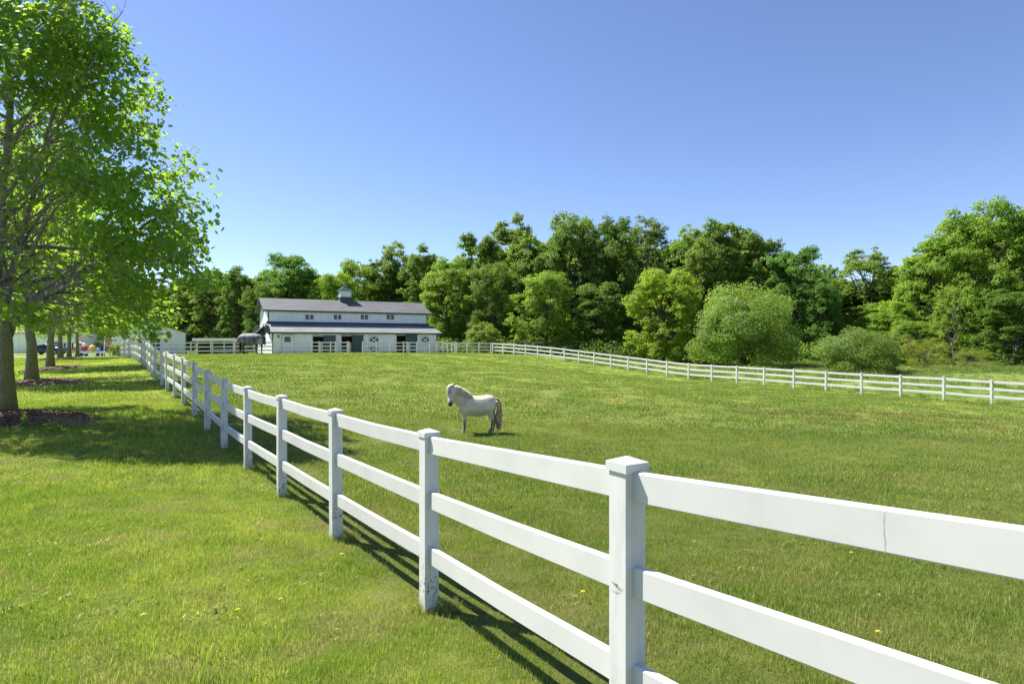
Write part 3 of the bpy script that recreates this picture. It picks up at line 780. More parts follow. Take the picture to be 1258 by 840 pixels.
w, cr, nleaf = maple(23, H=11.8, Rm=5.2, leafn=.7); wo = w.build('trunk', M['bark']); wm2 = wo.data; bpy.data.objects.remove(wo); cr.materials.append(M['maple']); m2 = cr
ml = [('nearest maple with mossy trunk and spreading limbs at left edge of the lawn', 7, 15.4, 0, (1,.66,1), 0),
      ('second maple from the camera, forked trunk rising from a mulch bed', 39, 25.5, .3, (1.0,.6,1.0), 1),
      ('third maple from the camera, slim straight trunk in the row', 62, 33, 3.3, (.9,.55,.95), 1),
      ('fourth maple from the camera, dark trunk in front of the white house', 74, 45, .1, (.85,.55,.92), 1),
      ('fifth maple from the camera, dark trunk beside the house window', 85, 53, 3.0, (.85,.55,.92), 0),
      ('sixth and farthest maple of the row, right of the white house', 95, 62, 6.1, (.85,.7,.9), 1)]
for lab, px, d, rz, sc, k in ml:
    place_tree(*((wm1,m1) if k==0 else (wm2,m2)), lab, X(px,d), d, rz, sc)

# mulch beds: low mounds of bark chips
def mulch():
    q = NT('bark_mulch'); t = q.t; wp = wpos(t)
    n = noise(t, wp, 22, 5, .75); isl = N(t,'ShaderNodeNewGeometry').outputs['Random Per Island']
    c = mixc(t, ramp(t,n,.3,.7), rgb((.06,.028,.016)), rgb((.26,.13,.08)))
    c = mixc(t, math_(t,'MULTIPLY',isl,.5), c, rgb((.28,.17,.11)))
    t.links.new(c, q.b.inputs['Base Color']); q.b.inputs['Roughness'].default_value = .9
    t.links.new(bump(t, n, 1, .04), q.b.inputs['Normal']); return q.m
M['mulch'] = mulch()
BEDS = []
def bed(cx, cy, rx, ry, label, seed, chips, rot=0):
    rs = np.random.RandomState(seed); z0 = g1(cx,cy)
    nr, na = 8, 40; vs = [(0,0,g1(cx,cy)-z0+.16)]; ca, sa = math.cos(rot), math.sin(rot)
    edge = 1+.16*np.sin(np.arange(na)*2*np.pi/na*3+seed)+.08*rs.normal(size=na)
    P2=[]
    for i in range(1,nr+1):
        for k in range(na):
            a = 2*math.pi*k/na; e = (i/nr)*edge[k]; x0, y0 = math.cos(a)*rx*e, math.sin(a)*ry*e; P2.append((cx+x0*ca-y0*sa, cy+x0*sa+y0*ca, i/nr))
    P2 = np.array(P2); zz = gz(P2[:,0],P2[:,1])-z0 + .17*(1-P2[:,2]**2)-.02*(P2[:,2]>.95)+rs.normal(size=len(P2))*.008
    vs += [(p[0]-cx,p[1]-cy,z) for p,z in zip(P2,zz)]
    fs = [(0,1+k,1+(k+1)%na) for k in range(na)]+[(1+i*na+k,1+(i+1)*na+k,1+(i+1)*na+(k+1)%na,1+i*na+(k+1)%na) for i in range(nr-1) for k in range(na)]
    o = MB().add(vs,fs,True)
    for j in range(chips):
        a = rs.uniform(0,2*math.pi); e = math.sqrt(rs.uniform(0,1.12)); x0,y0 = math.cos(a)*rx*e, math.sin(a)*ry*e
        x, y = x0*ca-y0*sa, x0*sa+y0*ca
        z = g1(cx+x,cy+y)-z0+.17*max(0,1-e*e)+.012
        l, wd = rs.uniform(.02,.06), rs.uniform(.008,.02); E = Euler((rs.normal()*.5,rs.normal()*.5,rs.uniform(0,6.3))).to_matrix()
        q = [Vector((x,y,z))+E@Vector(p) for p in ((-l,-wd,0),(l,-wd*.7,0),(l*.9,wd,0),(-l,wd,0))]
        o.add(q,[(0,1,2,3)])
    o = o.build('mulch_bed', M['mulch']); o.location = (cx,cy,z0)
    tag(o, label, 'mulch bed', 'mulch beds under the maples'); BEDS.append((cx,cy,rx*.95,ry*.95,rot))
bed(-12.0,14.7,2.2,1.25,'brown mulch bed round the nearest maple trunk',1,2600,-.35)
bed(-19.2,25.2,1.9,1.1,'brown mulch bed with a weedy tuft under the second maple',2,700,-.2)
bed(-24.5,32.9,1.8,1.1,'mulch bed under the third maple with its slim trunk',3,300)
bed(-33.0,44.8,1.9,1.2,'mulch bed under the fourth maple before the white house',4,0)
bed(-38.2,52.8,1.9,1.2,'mulch bed under the fifth maple beside the house window',5,0)

# ------------------------------------------------------------------ wood: crowns of leaf clumps around limbs
def crown_mesh(seed, H, Rr, nl, per, base=.06, shape=1.0, leaf=.33, sparse=0., lobes=(.15,.30), upright=.0, subs=12, zexp=.9, rmin=.35):
    rs = np.random.RandomState(seed); Cs=[]; Ns=[]; lob=[]
    off = rs.uniform(0,6.3,4)
    for k in range(nl):
        f = (k+rs.rand())/nl; az = k*2.39996+rs.normal()*.5
        zz = base+(.93-base)*f**zexp                      # height share
        c = .42; q = (zz-c)/((.97-c) if zz>c else (c+.12))
        e = max(0, 1-abs(q)**(2.5*shape))**.5
        e *= 1+.16*math.sin(2*az+off[0]+2*zz)+.12*math.sin(3*az+off[1]-4*zz)
        rr = rs.uniform(rmin,1)**.5*e
        lr = Rr*rs.uniform(*lobes)*(1+.25*max(0,zz-.5)/.5)
        ztop = zz*(1+.05*math.sin(az*1.5+off[2])+.03*math.sin(az*4+off[3]))
        lob.append((rr*Rr*math.cos(az)*.82, rr*Rr*math.sin(az)*.82, ztop*(H-lr*.5), lr, az))
    for (x,y,z,lr,az) in lob:
        ns = max(4, int(subs*(lr/(Rr*.24))**2*rs.uniform(.8,1.2)))
        o = np.array([x,y,0])/max(Rr,1)
        v = rs.normal(size=(ns,3)); v /= np.linalg.norm(v,axis=1,keepdims=True); v[:,2] = np.where(v[:,2]<-.35, -v[:,2], v[:,2])
        c2 = np.array([x,y,z])+v*lr*rs.uniform(.35,1.0,(ns,1))*np.array([1,1,.85+upright])
        r2 = lr*rs.uniform(.22,.50,ns)
        for q in range(ns):
            n = max(8, int(per*(r2[q]/(Rr*.09))**2*.1*rs.uniform(.7,1.2)))
            u = rs.normal(size=(n,3)); u /= np.linalg.norm(u,axis=1,keepdims=True); u[:,2] = np.where(u[:,2]<-.2, -u[:,2]*.6, u[:,2])
            rad = r2[q]*rs.uniform(.2,1.15,(n,1))**.6
            Cs.append(c2[q]+u*rad*np.array([1.05,1.05,.92])); Ns.append(u*.8+v[q]*.5+rs.normal(size=(n,3))*.5+np.array([0,0,.4])+o*.3)
    # loose leaves off the outline
    C = np.concatenate(Cs); Nn = np.concatenate(Ns)
    k = rs.choice(len(C), len(C)//16); C2 = C[k]*np.array([1.02,1.02,1.0])+rs.normal(size=(len(k),3))*.2
    C = np.r_[C,C2]; Nn = np.r_[Nn,rs.normal(size=(len(k),3))+[0,0,.5]]
    C[:,2] = np.maximum(C[:,2], .15)
    if sparse: keep = rs.rand(len(C))>sparse; C, Nn = C[keep], Nn[keep]
    V, Fc = scatter_leaves(C, Nn, rs.uniform(.65,1.25,len(C))*leaf, KITE, rs)
    me = np_mesh('crown', V, Fc)
    # trunk and limbs
    w = MB(); tr_ = .022*H
    top = H*.78; pts = [(rs.normal()*.15*i, rs.normal()*.15*i, top*i/6) for i in range(7)]; pts[0]=(0,0,-.5)
    w.tube(pts, [tr_*(1.15-.16*i) for i in range(7)], 7)
    for (x,y,z,lr,az) in lob[::2]:
        s = z*.62; f = min(5.99, s/top*6); i = int(f); a = Vector(pts[i]).lerp(Vector(pts[min(i+1,6)]), f-i)
        b = Vector((x,y,z)); mid = a.lerp(b,.5)+Vector((0,0,-.06*H*rs.rand()))
        w.tube([a,mid,b],[tr_*.38,tr_*.2,tr_*.05],5)
    return w, me, len(C)
CV = {}
def variant(key, mat='leaf', bark='bark_far', **kw):
    w, me, n = crown_mesh(**kw); print(key, n); me.materials.append(M[mat]); o = w.build('trunk', M[bark]); wm = o.data; bpy.data.objects.remove(o)
    CV[key] = (wm, me, kw['H'], kw['Rr'])
def dome_variant(key, seed, H, Rr, n, leaf, mat='bushleaf'):
    rs = np.random.RandomState(seed)
    u = rs.normal(size=(n,3)); u /= np.linalg.norm(u,axis=1,keepdims=True); low = u[:,2]<0
    ce = rs.normal(size=(60,3)); ce /= np.linalg.norm(ce,axis=1,keepdims=True); big = rs.uniform(.80,1.10,60)
    dt = u@ce.T; k = dt.argmax(1); near = np.sqrt(np.maximum(0,2-2*dt.max(1)))          # distance to the nearest spray centre
    env_ = big[k]*(1.06-.9*near**1.3)
    dep = rs.uniform(.35,1.0,n)**.28
    r = env_*dep*(1+rs.normal(size=n)*.03)
    hz = np.sqrt(u[:,0]**2+u[:,1]**2)+1e-6; f = np.where(low, np.minimum(1/hz,3)*(1-.16*u[:,2]**2), 1)
    C = u*r[:,None]*np.array([Rr,Rr,H*.60]); C[:,:2] *= f[:,None]; C[:,2] = np.where(low, C[:,2]*.66, C[:,2])+H*.40; C[:,2] = np.maximum(C[:,2], rs.uniform(.05,.3,n))
    Nn = u*1.0+ce[k]*.3+rs.normal(size=(n,3))*.6+np.array([0,0,.3])
    V, Fc = scatter_leaves(C, Nn, rs.uniform(.65,1.25,n)*leaf, KITE, rs); me = np_mesh('crown', V, Fc); me.materials.append(M[mat])
    w = MB(); 
    for j in range(9):
        a = j*.7; e = Vector((math.cos(a)*Rr*.55, math.sin(a)*Rr*.55, H*rs.uniform(.5,.8))); w.tube([(0,0,-.3), e*.45+Vector((0,0,H*.05)), e],[.02*H,.011*H,.003*H],5)
    o = w.build('trunk', M['bark_far']); wm = o.data; bpy.data.objects.remove(o); CV[key] = (wm, me, H, Rr)
dome_variant('dome', 31, 8.4, 5.8, 36000, .21); dome_variant('dome2', 32, 4.0, 3.3, 18000, .15)
for k, (sd, H_, R_, nl, per, ba, sh, lf) in enumerate([
    (1,16,6.2,84,340,.02,1.2,.31),(2,17,5.6,78,340,.02,1.05,.31),(3,15,6.6,90,330,.01,1.3,.29),(4,18,5.6,80,340,.03,1.1,.31),(5,16,6.0,74,350,.04,1.2,.33),(6,14,6.0,84,340,.02,1.3,.28)]):
    variant('t%d'%k, seed=sd,H=H_,Rr=R_,nl=nl,per=per,base=ba,shape=sh,leaf=lf)
variant('sparse', seed=9,H=17,Rr=4.6,nl=84,per=330,base=.10,shape=1.0,leaf=.24,sparse=.25,lobes=(.14,.26))
variant('willow', seed=10,H=8,Rr=4.0,nl=60,per=170,base=.04,shape=1.2,leaf=.17,lobes=(.12,.24),upright=.5)
variant('bush2', mat='bushleaf', seed=12,H=4,Rr=3.4,nl=60,per=300,base=.02,shape=1.5,leaf=.17,lobes=(.16,.28))
variant('twiggy', seed=13,H=4,Rr=4,nl=70,per=420,base=.02,shape=1.8,leaf=.09,lobes=(.14,.24))
def far_tree(key, px, top, d, hw, label, tint=(1,1,1), name='tree', cat='tree', group='trees of the wood behind the pasture', rz=None, rs=random.Random(77)):
    wm, me, H_, R_ = CV[key]; x = X(px,d); z = g1(x,d)
    h = (CAMZ+(CY-top)/F*d)-z; r = hw/F*d
    t = place_tree(wm, me, label, x, d, rs.uniform(0,6.28) if rz is None else rz, (r/(R_*.98), r/(R_*.98), h/(H_*.99)), name, cat, group)
    for c in t.children: c.color = (*tint,1)
    return t
A_='t0 t1 t2 t3 t4 t5'.split()
DK=(.72,.80,.70); MD=(1,1,1); LT=(1.28,1.25,1.0); YL=(1.3,1.3,.8); OL=(1.15,1.05,1.1); BL_=(.8,.98,.95)
FT = [
 ('t4',236,340,118,34,'tall hazy green tree right of the near maple, behind the run-in shelter',MD),
 ('t1',268,326,112,34,'tree with a ragged top left of the round crowned tree behind the barn',MD),
 ('t3',296,330,106,30,'dark narrow tree just left of the barn gable',DK),
 ('t2',322,352,100,26,'low leafy tree touching the left corner of the barn roof',DK),
 ('t0',357,312,112,40,'round crowned dark green tree rising above the left half of the barn roof',BL_),
 ('t5',408,338,110,32,'yellowish green tree behind the barn cupola',YL),
 ('t2',440,322,118,34,'green tree just right of the barn cupola',LT),
 ('sparse',488,296,122,28,'thin open topped tree above the right half of the barn roof',OL),
 ('t1',472,314,120,30,'leafy tree left of the thin open topped tree behind the barn',MD),
 ('t3',518,306,112,30,'tree standing over the right end of the barn roof',MD),
 ('t0',551,318,98,38,'bright tree just right of the barn with leaves down to the fence',LT),
 ('t4',588,286,104,34,'tall tree second from the barn end',MD),
 ('t3',632,266,108,34,'tall pointed tree over the far corner of the pasture fence',OL),
 ('t2',604,326,92,34,'mid height tree in front of the tall pointed one',MD),
 ('t1',660,283,98,38,'broad dark tree in the middle of the wood',MD),
 ('t5',705,267,96,42,'wide green tree at the middle of the skyline',MD),
 ('t0',750,270,94,38,'dark tree right of the wide skyline tree',DK),
 ('sparse',792,266,98,36,'half bare grey tree showing sky between its branches',(.95,.85,.85)),
 ('t2',668,335,84,40,'leafy lower tree before the wide skyline tree',LT),
 ('t4',735,345,82,34,'shaded lower tree with dark gaps under its crown',DK),
 ('sparse',842,276,108,22,'thin yellowish tree beside the tallest skyline tree',YL),
 ('t1',886,262,90,42,'tallest tree of the skyline above the round light bush',MD),
 ('t3',862,300,86,34,'tree with drooping crown left below the tallest skyline tree',OL),
 ('t0',932,288,88,36,'tree sloping down right of the tallest skyline tree',MD),
 ('t4',975,302,84,40,'dark green tree at the right end of the middle wood',BL_),
 ('t2',1008,345,80,28,'low dark tree at the gap in the wood',BL_),
 ('sparse',1062,304,92,42,'airy pale tree standing in the gap of the skyline',OL),
 ('t5',1090,372,78,36,'bright yellow green low tree in front of the big right tree',YL),
 ('t0',1150,292,78,46,'left shoulder of the big tree group at right',LT),
 ('t2',1212,254,76,62,'big spreading tree at the right edge of the photo',LT),
 ('t1',1268,262,74,48,'tall tree cut by the right frame edge',MD),
 ('t3',1250,350,66,42,'dark lower tree with black hollow at right edge',DK),
 ('willow',1172,349,64,34,'slender willow like tree with thin pale foliage standing before the big right tree',(1.35,1.25,1.0)),
 ('t5',1120,395,70,30,'bright green low tree left of the slender pale one',LT),
]
for (k,px,top,d,hw,lab,tint) in FT: far_tree(k,px,top,d,hw,lab,tint)
far_tree('t5',815,333,72,46,'bright leafy tree immediately left of the big round bush',(1.5,1.35,.85))
far_tree('dome',915,348,66,69,'big round light green bush behind the right hand fence',(1.2,1.3,1.0),'bush','bush',None)
far_tree('dome2',1055,402,52,46,'rounded green bush close behind the right hand fence',(.95,1.05,.85),'bush','bush',None)
far_tree('twiggy',1136,416,60,30,'low brownish twiggy bush at the back of the meadow',(1.3,.95,.9),'bush','bush',None)
far_tree('twiggy',1196,428,60,26,'grey brown brush at the foot of the slender pale tree',(1.3,1.0,.9),'bush','bush',None)
far_tree('bush2',592,398,82,24,'small bright shrub between the barn and the fence corner',(1.25,1.2,.9),'shrub','shrub',None)
far_tree('bush2',1098,412,66,26,'pale green shrub beside the brownish twiggy bush',(1.2,1.1,.9),'shrub','shrub',None)
far_tree('bush2',141,423,66,7,'small bright green shrub at the far end of the white fence',(1.3,1.3,.8),'shrub','shrub',None)
far_tree('t2',38,372,112,40,'dark tree behind the white house between the first two maples',DK,group=None)
far_tree('t3',118,392,104,34,'dark evergreen hedge tree behind the yard cart',DK,group=None)
far_tree('t4',160,350,125,36,'tall tree behind the white shed',DK,group=None)
far_tree('t1',205,346,122,34,'dark tree over the right half of the white shed',DK,group=None)
# the dim depth of the wood: one mass
def wood_mass():
    rs = np.random.RandomState(5); Vs=[]; n=0; Fs=[]
    spots=[]
    for px in range(-40,1330,26):
        for row in range(2):
            d = (128 if px<560 else 112 if px<1000 else 98)+row*12+rs.uniform(-4,4)
            top = np.interp(px,[0,230,350,420,500,600,700,900,990,1030,1080,1130,1200,1300],[380,350,340,345,335,318,298,300,330,352,350,322,280,280])+rs.uniform(-8,12)
            spots.append((px+rs.uniform(-8,8),d,top))
    for (px,d,top) in spots:
        k = A_[rs.randint(6)]; wm, me, H_, R_ = CV[k]; m = len(me.vertices); a = np.empty(m*3,np.float32); me.vertices.foreach_get('co',a); a=a.reshape(-1,4,3)
        a = a[rs.rand(len(a))<.30]; c = a.mean(1,keepdims=True); a = c+(a-c)*1.8
        x = X(px,d); z = g1(x,d); h = CAMZ+(CY-top)/F*d-z; an = rs.uniform(0,6.3); ca,sa = math.cos(an),math.sin(an); s = 1.15
        q = a.reshape(-1,3); q = np.c_[(q[:,0]*ca-q[:,1]*sa)*s+x,(q[:,0]*sa+q[:,1]*ca)*s+d,q[:,2]*h/H_+z]
        Vs.append(q)
    V = np.concatenate(Vs); o = link('woodland', np_mesh('woodland', V, np.arange(len(V)).reshape(-1,4)), None, M['leaf']); o.color=(.85,.9,.8,1)
    tag(o,'dense shadowy depth of the wood behind the front trees','woodland',kind='stuff')
wood_mass()
def underbrush():
    rs = np.random.RandomState(8); C=[]; Nn=[]
    for px in np.arange(540,1010,5.):
        d = np.interp(px,[540,620,760,900,1010],[92,86,78,76,74])+rs.uniform(-1.5,2.5); x = X(px,d); r = rs.uniform(1.2,2.7); n = 420
        v = rs.normal(size=(n,3)); v/=np.linalg.norm(v,axis=1,keepdims=True); v[:,2]=abs(v[:,2]); C.append(np.array([x,d,g1(x,d)])+v*r*rs.uniform(.6,1,(n,1))); Nn.append(v+rs.normal(size=(n,3))*.5)
    for px in np.arange(1085,1300,6.):
        d = 74+rs.uniform(-1.5,2.5); x = X(px,d); r = rs.uniform(.5,1.3); n = 200
        v = rs.normal(size=(n,3)); v/=np.linalg.norm(v,axis=1,keepdims=True); v[:,2]=abs(v[:,2]); C.append(np.array([x,d,g1(x,d)])+v*r*rs.uniform(.6,1,(n,1))); Nn.append(v+rs.normal(size=(n,3))*.5)
    for px in np.arange(560,1300,9.):
        d = np.interp(px,[540,620,760,900,1010,1100,1300],[100,95,90,88,86,84,80])+rs.uniform(-2,2); x = X(px,d); r = rs.uniform(1.6,3.0); n = 340
        v = rs.normal(size=(n,3)); v/=np.linalg.norm(v,axis=1,keepdims=True); v[:,2]=abs(v[:,2]); C.append(np.array([x,d,g1(x,d)])+v*r*rs.uniform(.6,1,(n,1))); Nn.append(v+rs.normal(size=(n,3))*.5)
    C=np.concatenate(C); V,Fc = scatter_leaves(C,np.concatenate(Nn),rs.uniform(.2,.45,len(C)),KITE,rs)
    o = link('underbrush', np_mesh('underbrush',V,Fc), None, M['leaf']); o.color=(.9,.95,.85,1); tag(o,'tangled green undergrowth along the foot of the wood','underbrush',kind='stuff')
underbrush()
# ------------------------------------------------------------------ horses
def ring_tube(m, secs, n=16):
    """secs: (centre, half width y, half height, tilt) elliptical rings square to the path, in the x-z plane"""
    vs=[]; L=len(secs)
    cs=[Vector(s[0]) for s in secs]
    for i,s in enumerate(secs):
        t=(cs[min(i+1,L-1)]-cs[max(i-1,0)]).normalized(); side=Vector((0,1,0)); side=(side-t*side.dot(t)).normalized(); up=side.cross(t)
        for k in range(n):
            a=2*math.pi*k/n; vs.append(cs[i]+side*math.cos(a)*s[1]+up*math.sin(a)*s[2])
    fs=[(i*n+k,i*n+(k+1)%n,(i+1)*n+(k+1)%n,(i+1)*n+k) for i in range(L-1) for k in range(n)]
    fs+=[tuple(range(n))[::-1],tuple(range((L-1)*n,L*n))]
    m.add(vs,fs,True)
def animal_body(name, tubes, mat, parent, voxel=.014, smooth=6):
    m=MB()
    for t in tubes: ring_tube(m,t)
    o=m.build(name,mat,parent)
    r=o.modifiers.new('r','REMESH'); r.mode='VOXEL'; r.voxel_size=voxel
    s=o.modifiers.new('s','SMOOTH'); s.factor=.6; s.iterations=smooth
    dg=bpy.context.evaluated_depsgraph_get(); me=bpy.data.meshes.new_from_object(o.evaluated_get(dg)); o.modifiers.clear()
    me.polygons.foreach_set('use_smooth',[True]*len(me.polygons)); o.data=me; me.name=name
    if not me.materials: me.materials.append(mat)
    return o
def strands(name, roots, mat, parent, seg=5, rad=.008, seed=1):
    """roots: list of (p, list of following points)"""
    rs=random.Random(seed); m=MB()
    for pts in roots:
        r=rad*rs.uniform(.6,1.3); n=len(pts); m.tube(pts,[r*(1-.75*i/(n-1)) for i in range(n)],4,cap=False)
    return m.build(name,mat,parent)
def crest_of(secs):
    cs=[Vector(s[0]) for s in secs]; out=[]
    for i,s in enumerate(secs):
        t=(cs[min(i+1,len(cs)-1)]-cs[max(i-1,0)]).normalized(); side=Vector((0,1,0)); side=(side-t*side.dot(t)).normalized(); up=side.cross(t)
        if up.z<0: up=-up
        out.append(cs[i]+up*s[2])
    return out
def coat(name, base, stops, rough=.6):
    """stops: list of (fn(t,co)->mask socket, colour)"""
    q=NT(name); t=q.t; co=objco(t); s=N(t,'ShaderNodeSeparateXYZ',{0:co}).outputs
    n=noise(t,co,5,4,.6); fur=noise(t,N(t,'ShaderNodeMapping',{'Vector':co,'Scale':(20,20,50)}).outputs[0],3,3,.7)
    c=mixc(t,ramp(t,n,.35,.7),rgb(base),rgb(tuple(x*.78 for x in base)))
    for fn,col in stops: c=mixc(t,fn(t,s,n),c,rgb(col))
    t.links.new(c,q.b.inputs['Base Color']); q.b.inputs['Roughness'].default_value=rough
    q.b.inputs['Sheen Weight'].default_value=.15
    t.links.new(bump(t,fur,.5,.01),q.b.inputs['Normal']); return q.m

def pony():
    root=thing('pony','cream white pony with blond mane and dark muzzle standing in the pasture','pony',(0,0,0))
    # local frame: nose towards -x, ground z=0
    torso=[((-.40,0,.74),.07,.12),((-.36,0,.72),.14,.19),((-.28,0,.71),.17,.25),((-.10,0,.695),.205,.265),((.08,0,.675),.225,.27),((.24,0,.69),.22,.265),((.38,0,.75),.19,.225),((.49,0,.77),.155,.19),((.57,0,.78),.08,.12)]
    neck=[((-.14,0,.755),.14,.19),((-.24,0,.81),.14,.215),((-.33,-.01,.87),.125,.235),((-.44,-.03,.98),.105,.20),((-.53,-.05,1.08),.09,.165),((-.60,-.07,1.14),.08,.13)]
    # head hangs down, turned a little to the viewer (-y)
    head=[((-.565,-.07,1.18),.06,.06),((-.605,-.10,1.14),.095,.125),((-.64,-.15,1.06),.10,.135),((-.665,-.195,.965),.072,.10),((-.685,-.225,.88),.058,.078),((-.70,-.25,.81),.058,.068),((-.705,-.265,.755),.056,.062),((-.70,-.27,.725),.035,.038)]
    def leg(x,y,front):
        s=1 if y>0 else -1
        if front: return [((x+.03,y*.85,.74),.075,.11),((x+.01,y,.60),.068,.085),((x,y,.50),.055,.062),((x-.005,y,.38),.043,.044),((x,y,.335),.044,.046),((x+.004,y,.29),.034,.036),((x+.006,y,.16),.028,.030),((x+.004,y,.115),.034,.036),((x-.02,y,.07),.030,.032),((x-.03,y,.045),.044,.046),((x-.035,y,.0),.055,.058)]
        return [((x-.03,y*.8,.80),.10,.16),((x-.04,y*.95,.66),.095,.145),((x-.045,y,.54),.07,.10),((x-.005,y,.44),.048,.062),((x+.045,y,.375),.038,.050),((x+.05,y,.33),.036,.044),((x+.035,y,.26),.030,.034),((x+.02,y,.14),.029,.031),((x+.012,y,.105),.035,.036),((x-.008,y,.07),.031,.033),((x-.02,y,.045),.046,.048),((x-.028,y,.0),.056,.06)]
    legs=[leg(-.30,-.105,1),leg(-.24,.105,1),leg(.42,-.105,0),leg(.54,.11,0)]
    ears=[[((-.585,-.035+e*.055,1.20),.022,.02),((-.59,-.04+e*.065,1.245),.026,.018),((-.597,-.045+e*.07,1.295),.006,.006)] for e in (-1,1)]
    dk=lambda t,s,n: math_(t,'SUBTRACT',1,ramp(t,math_(t,'ADD',s[2],math_(t,'MULTIPLY',math_(t,'SUBTRACT',n,.5),.25)),.22,.42))
    hoof=lambda t,s,n: math_(t,'SUBTRACT',1,ramp(t,s[2],.045,.055))
    def muz(t,s,n): return math_(t,'MULTIPLY',math_(t,'SUBTRACT',1,ramp(t,s[0],-.625,-.60)),math_(t,'SUBTRACT',1,ramp(t,math_(t,'ADD',s[2],math_(t,'MULTIPLY',math_(t,'SUBTRACT',n,.5),.12)),.80,.90)))
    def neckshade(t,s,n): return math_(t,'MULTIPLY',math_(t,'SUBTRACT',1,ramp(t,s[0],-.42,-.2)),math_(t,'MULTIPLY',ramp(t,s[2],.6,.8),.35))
    def facetan(t,s,n): return math_(t,'MULTIPLY',math_(t,'SUBTRACT',1,ramp(t,s[0],-.60,-.52)),math_(t,'MULTIPLY',ramp(t,n,.4,.6),.6))
    def belly(t,s,n): return math_(t,'MULTIPLY',math_(t,'SUBTRACT',1,ramp(t,math_(t,'ADD',s[2],math_(t,'MULTIPLY',math_(t,'SUBTRACT',n,.5),.5)),.5,.68)),.6)  # darker belly patches; shade of the lower half put into their colour
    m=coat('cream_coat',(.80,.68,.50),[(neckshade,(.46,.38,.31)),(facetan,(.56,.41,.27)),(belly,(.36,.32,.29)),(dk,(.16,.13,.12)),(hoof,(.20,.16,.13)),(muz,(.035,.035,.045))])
    b=animal_body('body',[torso,neck,head]+legs+ears,m,root,.013,5)
    mm=simple('blond_hair',(.95,.80,.55),.6,.25,14); tm=simple('brown_tail_hair',(.95,.68,.40),.6,.4,9)
    rs=random.Random(2)
    st=[]
    crest=crest_of(neck)[::-1]
    for i in range(330):
        f=rs.random()*(len(crest)-1.01); k=int(f); p=crest[k].lerp(crest[k+1],f-k)-Vector((0,0,.012)); sd=-1 if rs.random()<.75 else 1
        L=rs.uniform(.12,.27); o=Vector((rs.uniform(-.03,.05),0,0))
        st.append([p,p+Vector((.015,sd*.05,.012))+o*.3,p+Vector((.03,sd*.10,-.05))+o*.6,p+Vector((.045,sd*.125,-L))+o])
    for i in range(110):   # forelock over the brow
        p=Vector((-.60+rs.uniform(-.02,.02),-.075+rs.uniform(-.04,.04),1.265)); L=rs.uniform(.12,.27)
        st.append([p,p+Vector((-.10,-.05+rs.uniform(-.03,.03),-.02)),p+Vector((-.155,-.09+rs.uniform(-.04,.04),-L*.5)),p+Vector((-.175,-.125+rs.uniform(-.045,.045),-L))])
    strands('mane',st,mm,b,rad=.009)
    st=[]
    for i in range(300):
        y=rs.uniform(-.05,.05); p=Vector((.575,y*.4,.86+rs.uniform(-.03,.02))); L=rs.uniform(.55,.82); w=rs.uniform(-1,1)
        st.append([p,p+Vector((.07,y*.5,-.01)),p+Vector((.115+w*.025,y,-.14)),p+Vector((.10+w*.06,y*1.6,-.38)),p+Vector((.07+w*.075,y*1.5,-L))])
    strands('tail',st,tm,b,rad=.011)
    em=simple('dark_eye',(.01,.008,.007),.1)
    for e in (-1,1):
        p=Vector((-.668+.045*e,-.155+.0*e,1.085))+Vector((.0-.02*e,e*.083,0)); bm=bmesh.new(); bmesh.ops.create_uvsphere(bm,u_segments=10,v_segments=8,radius=.019)
        me=bpy.data.meshes.new('eye'); bm.to_mesh(me); bm.free(); o=link('eye',me,b,em); o.location=p
    x,d=X(583,16.2),16.2
    root.location=(x,d,g1(x,d)-.01); root.rotation_euler=(0,0,R(17)); root.scale=(1.0,1.02,1.03)
pony()

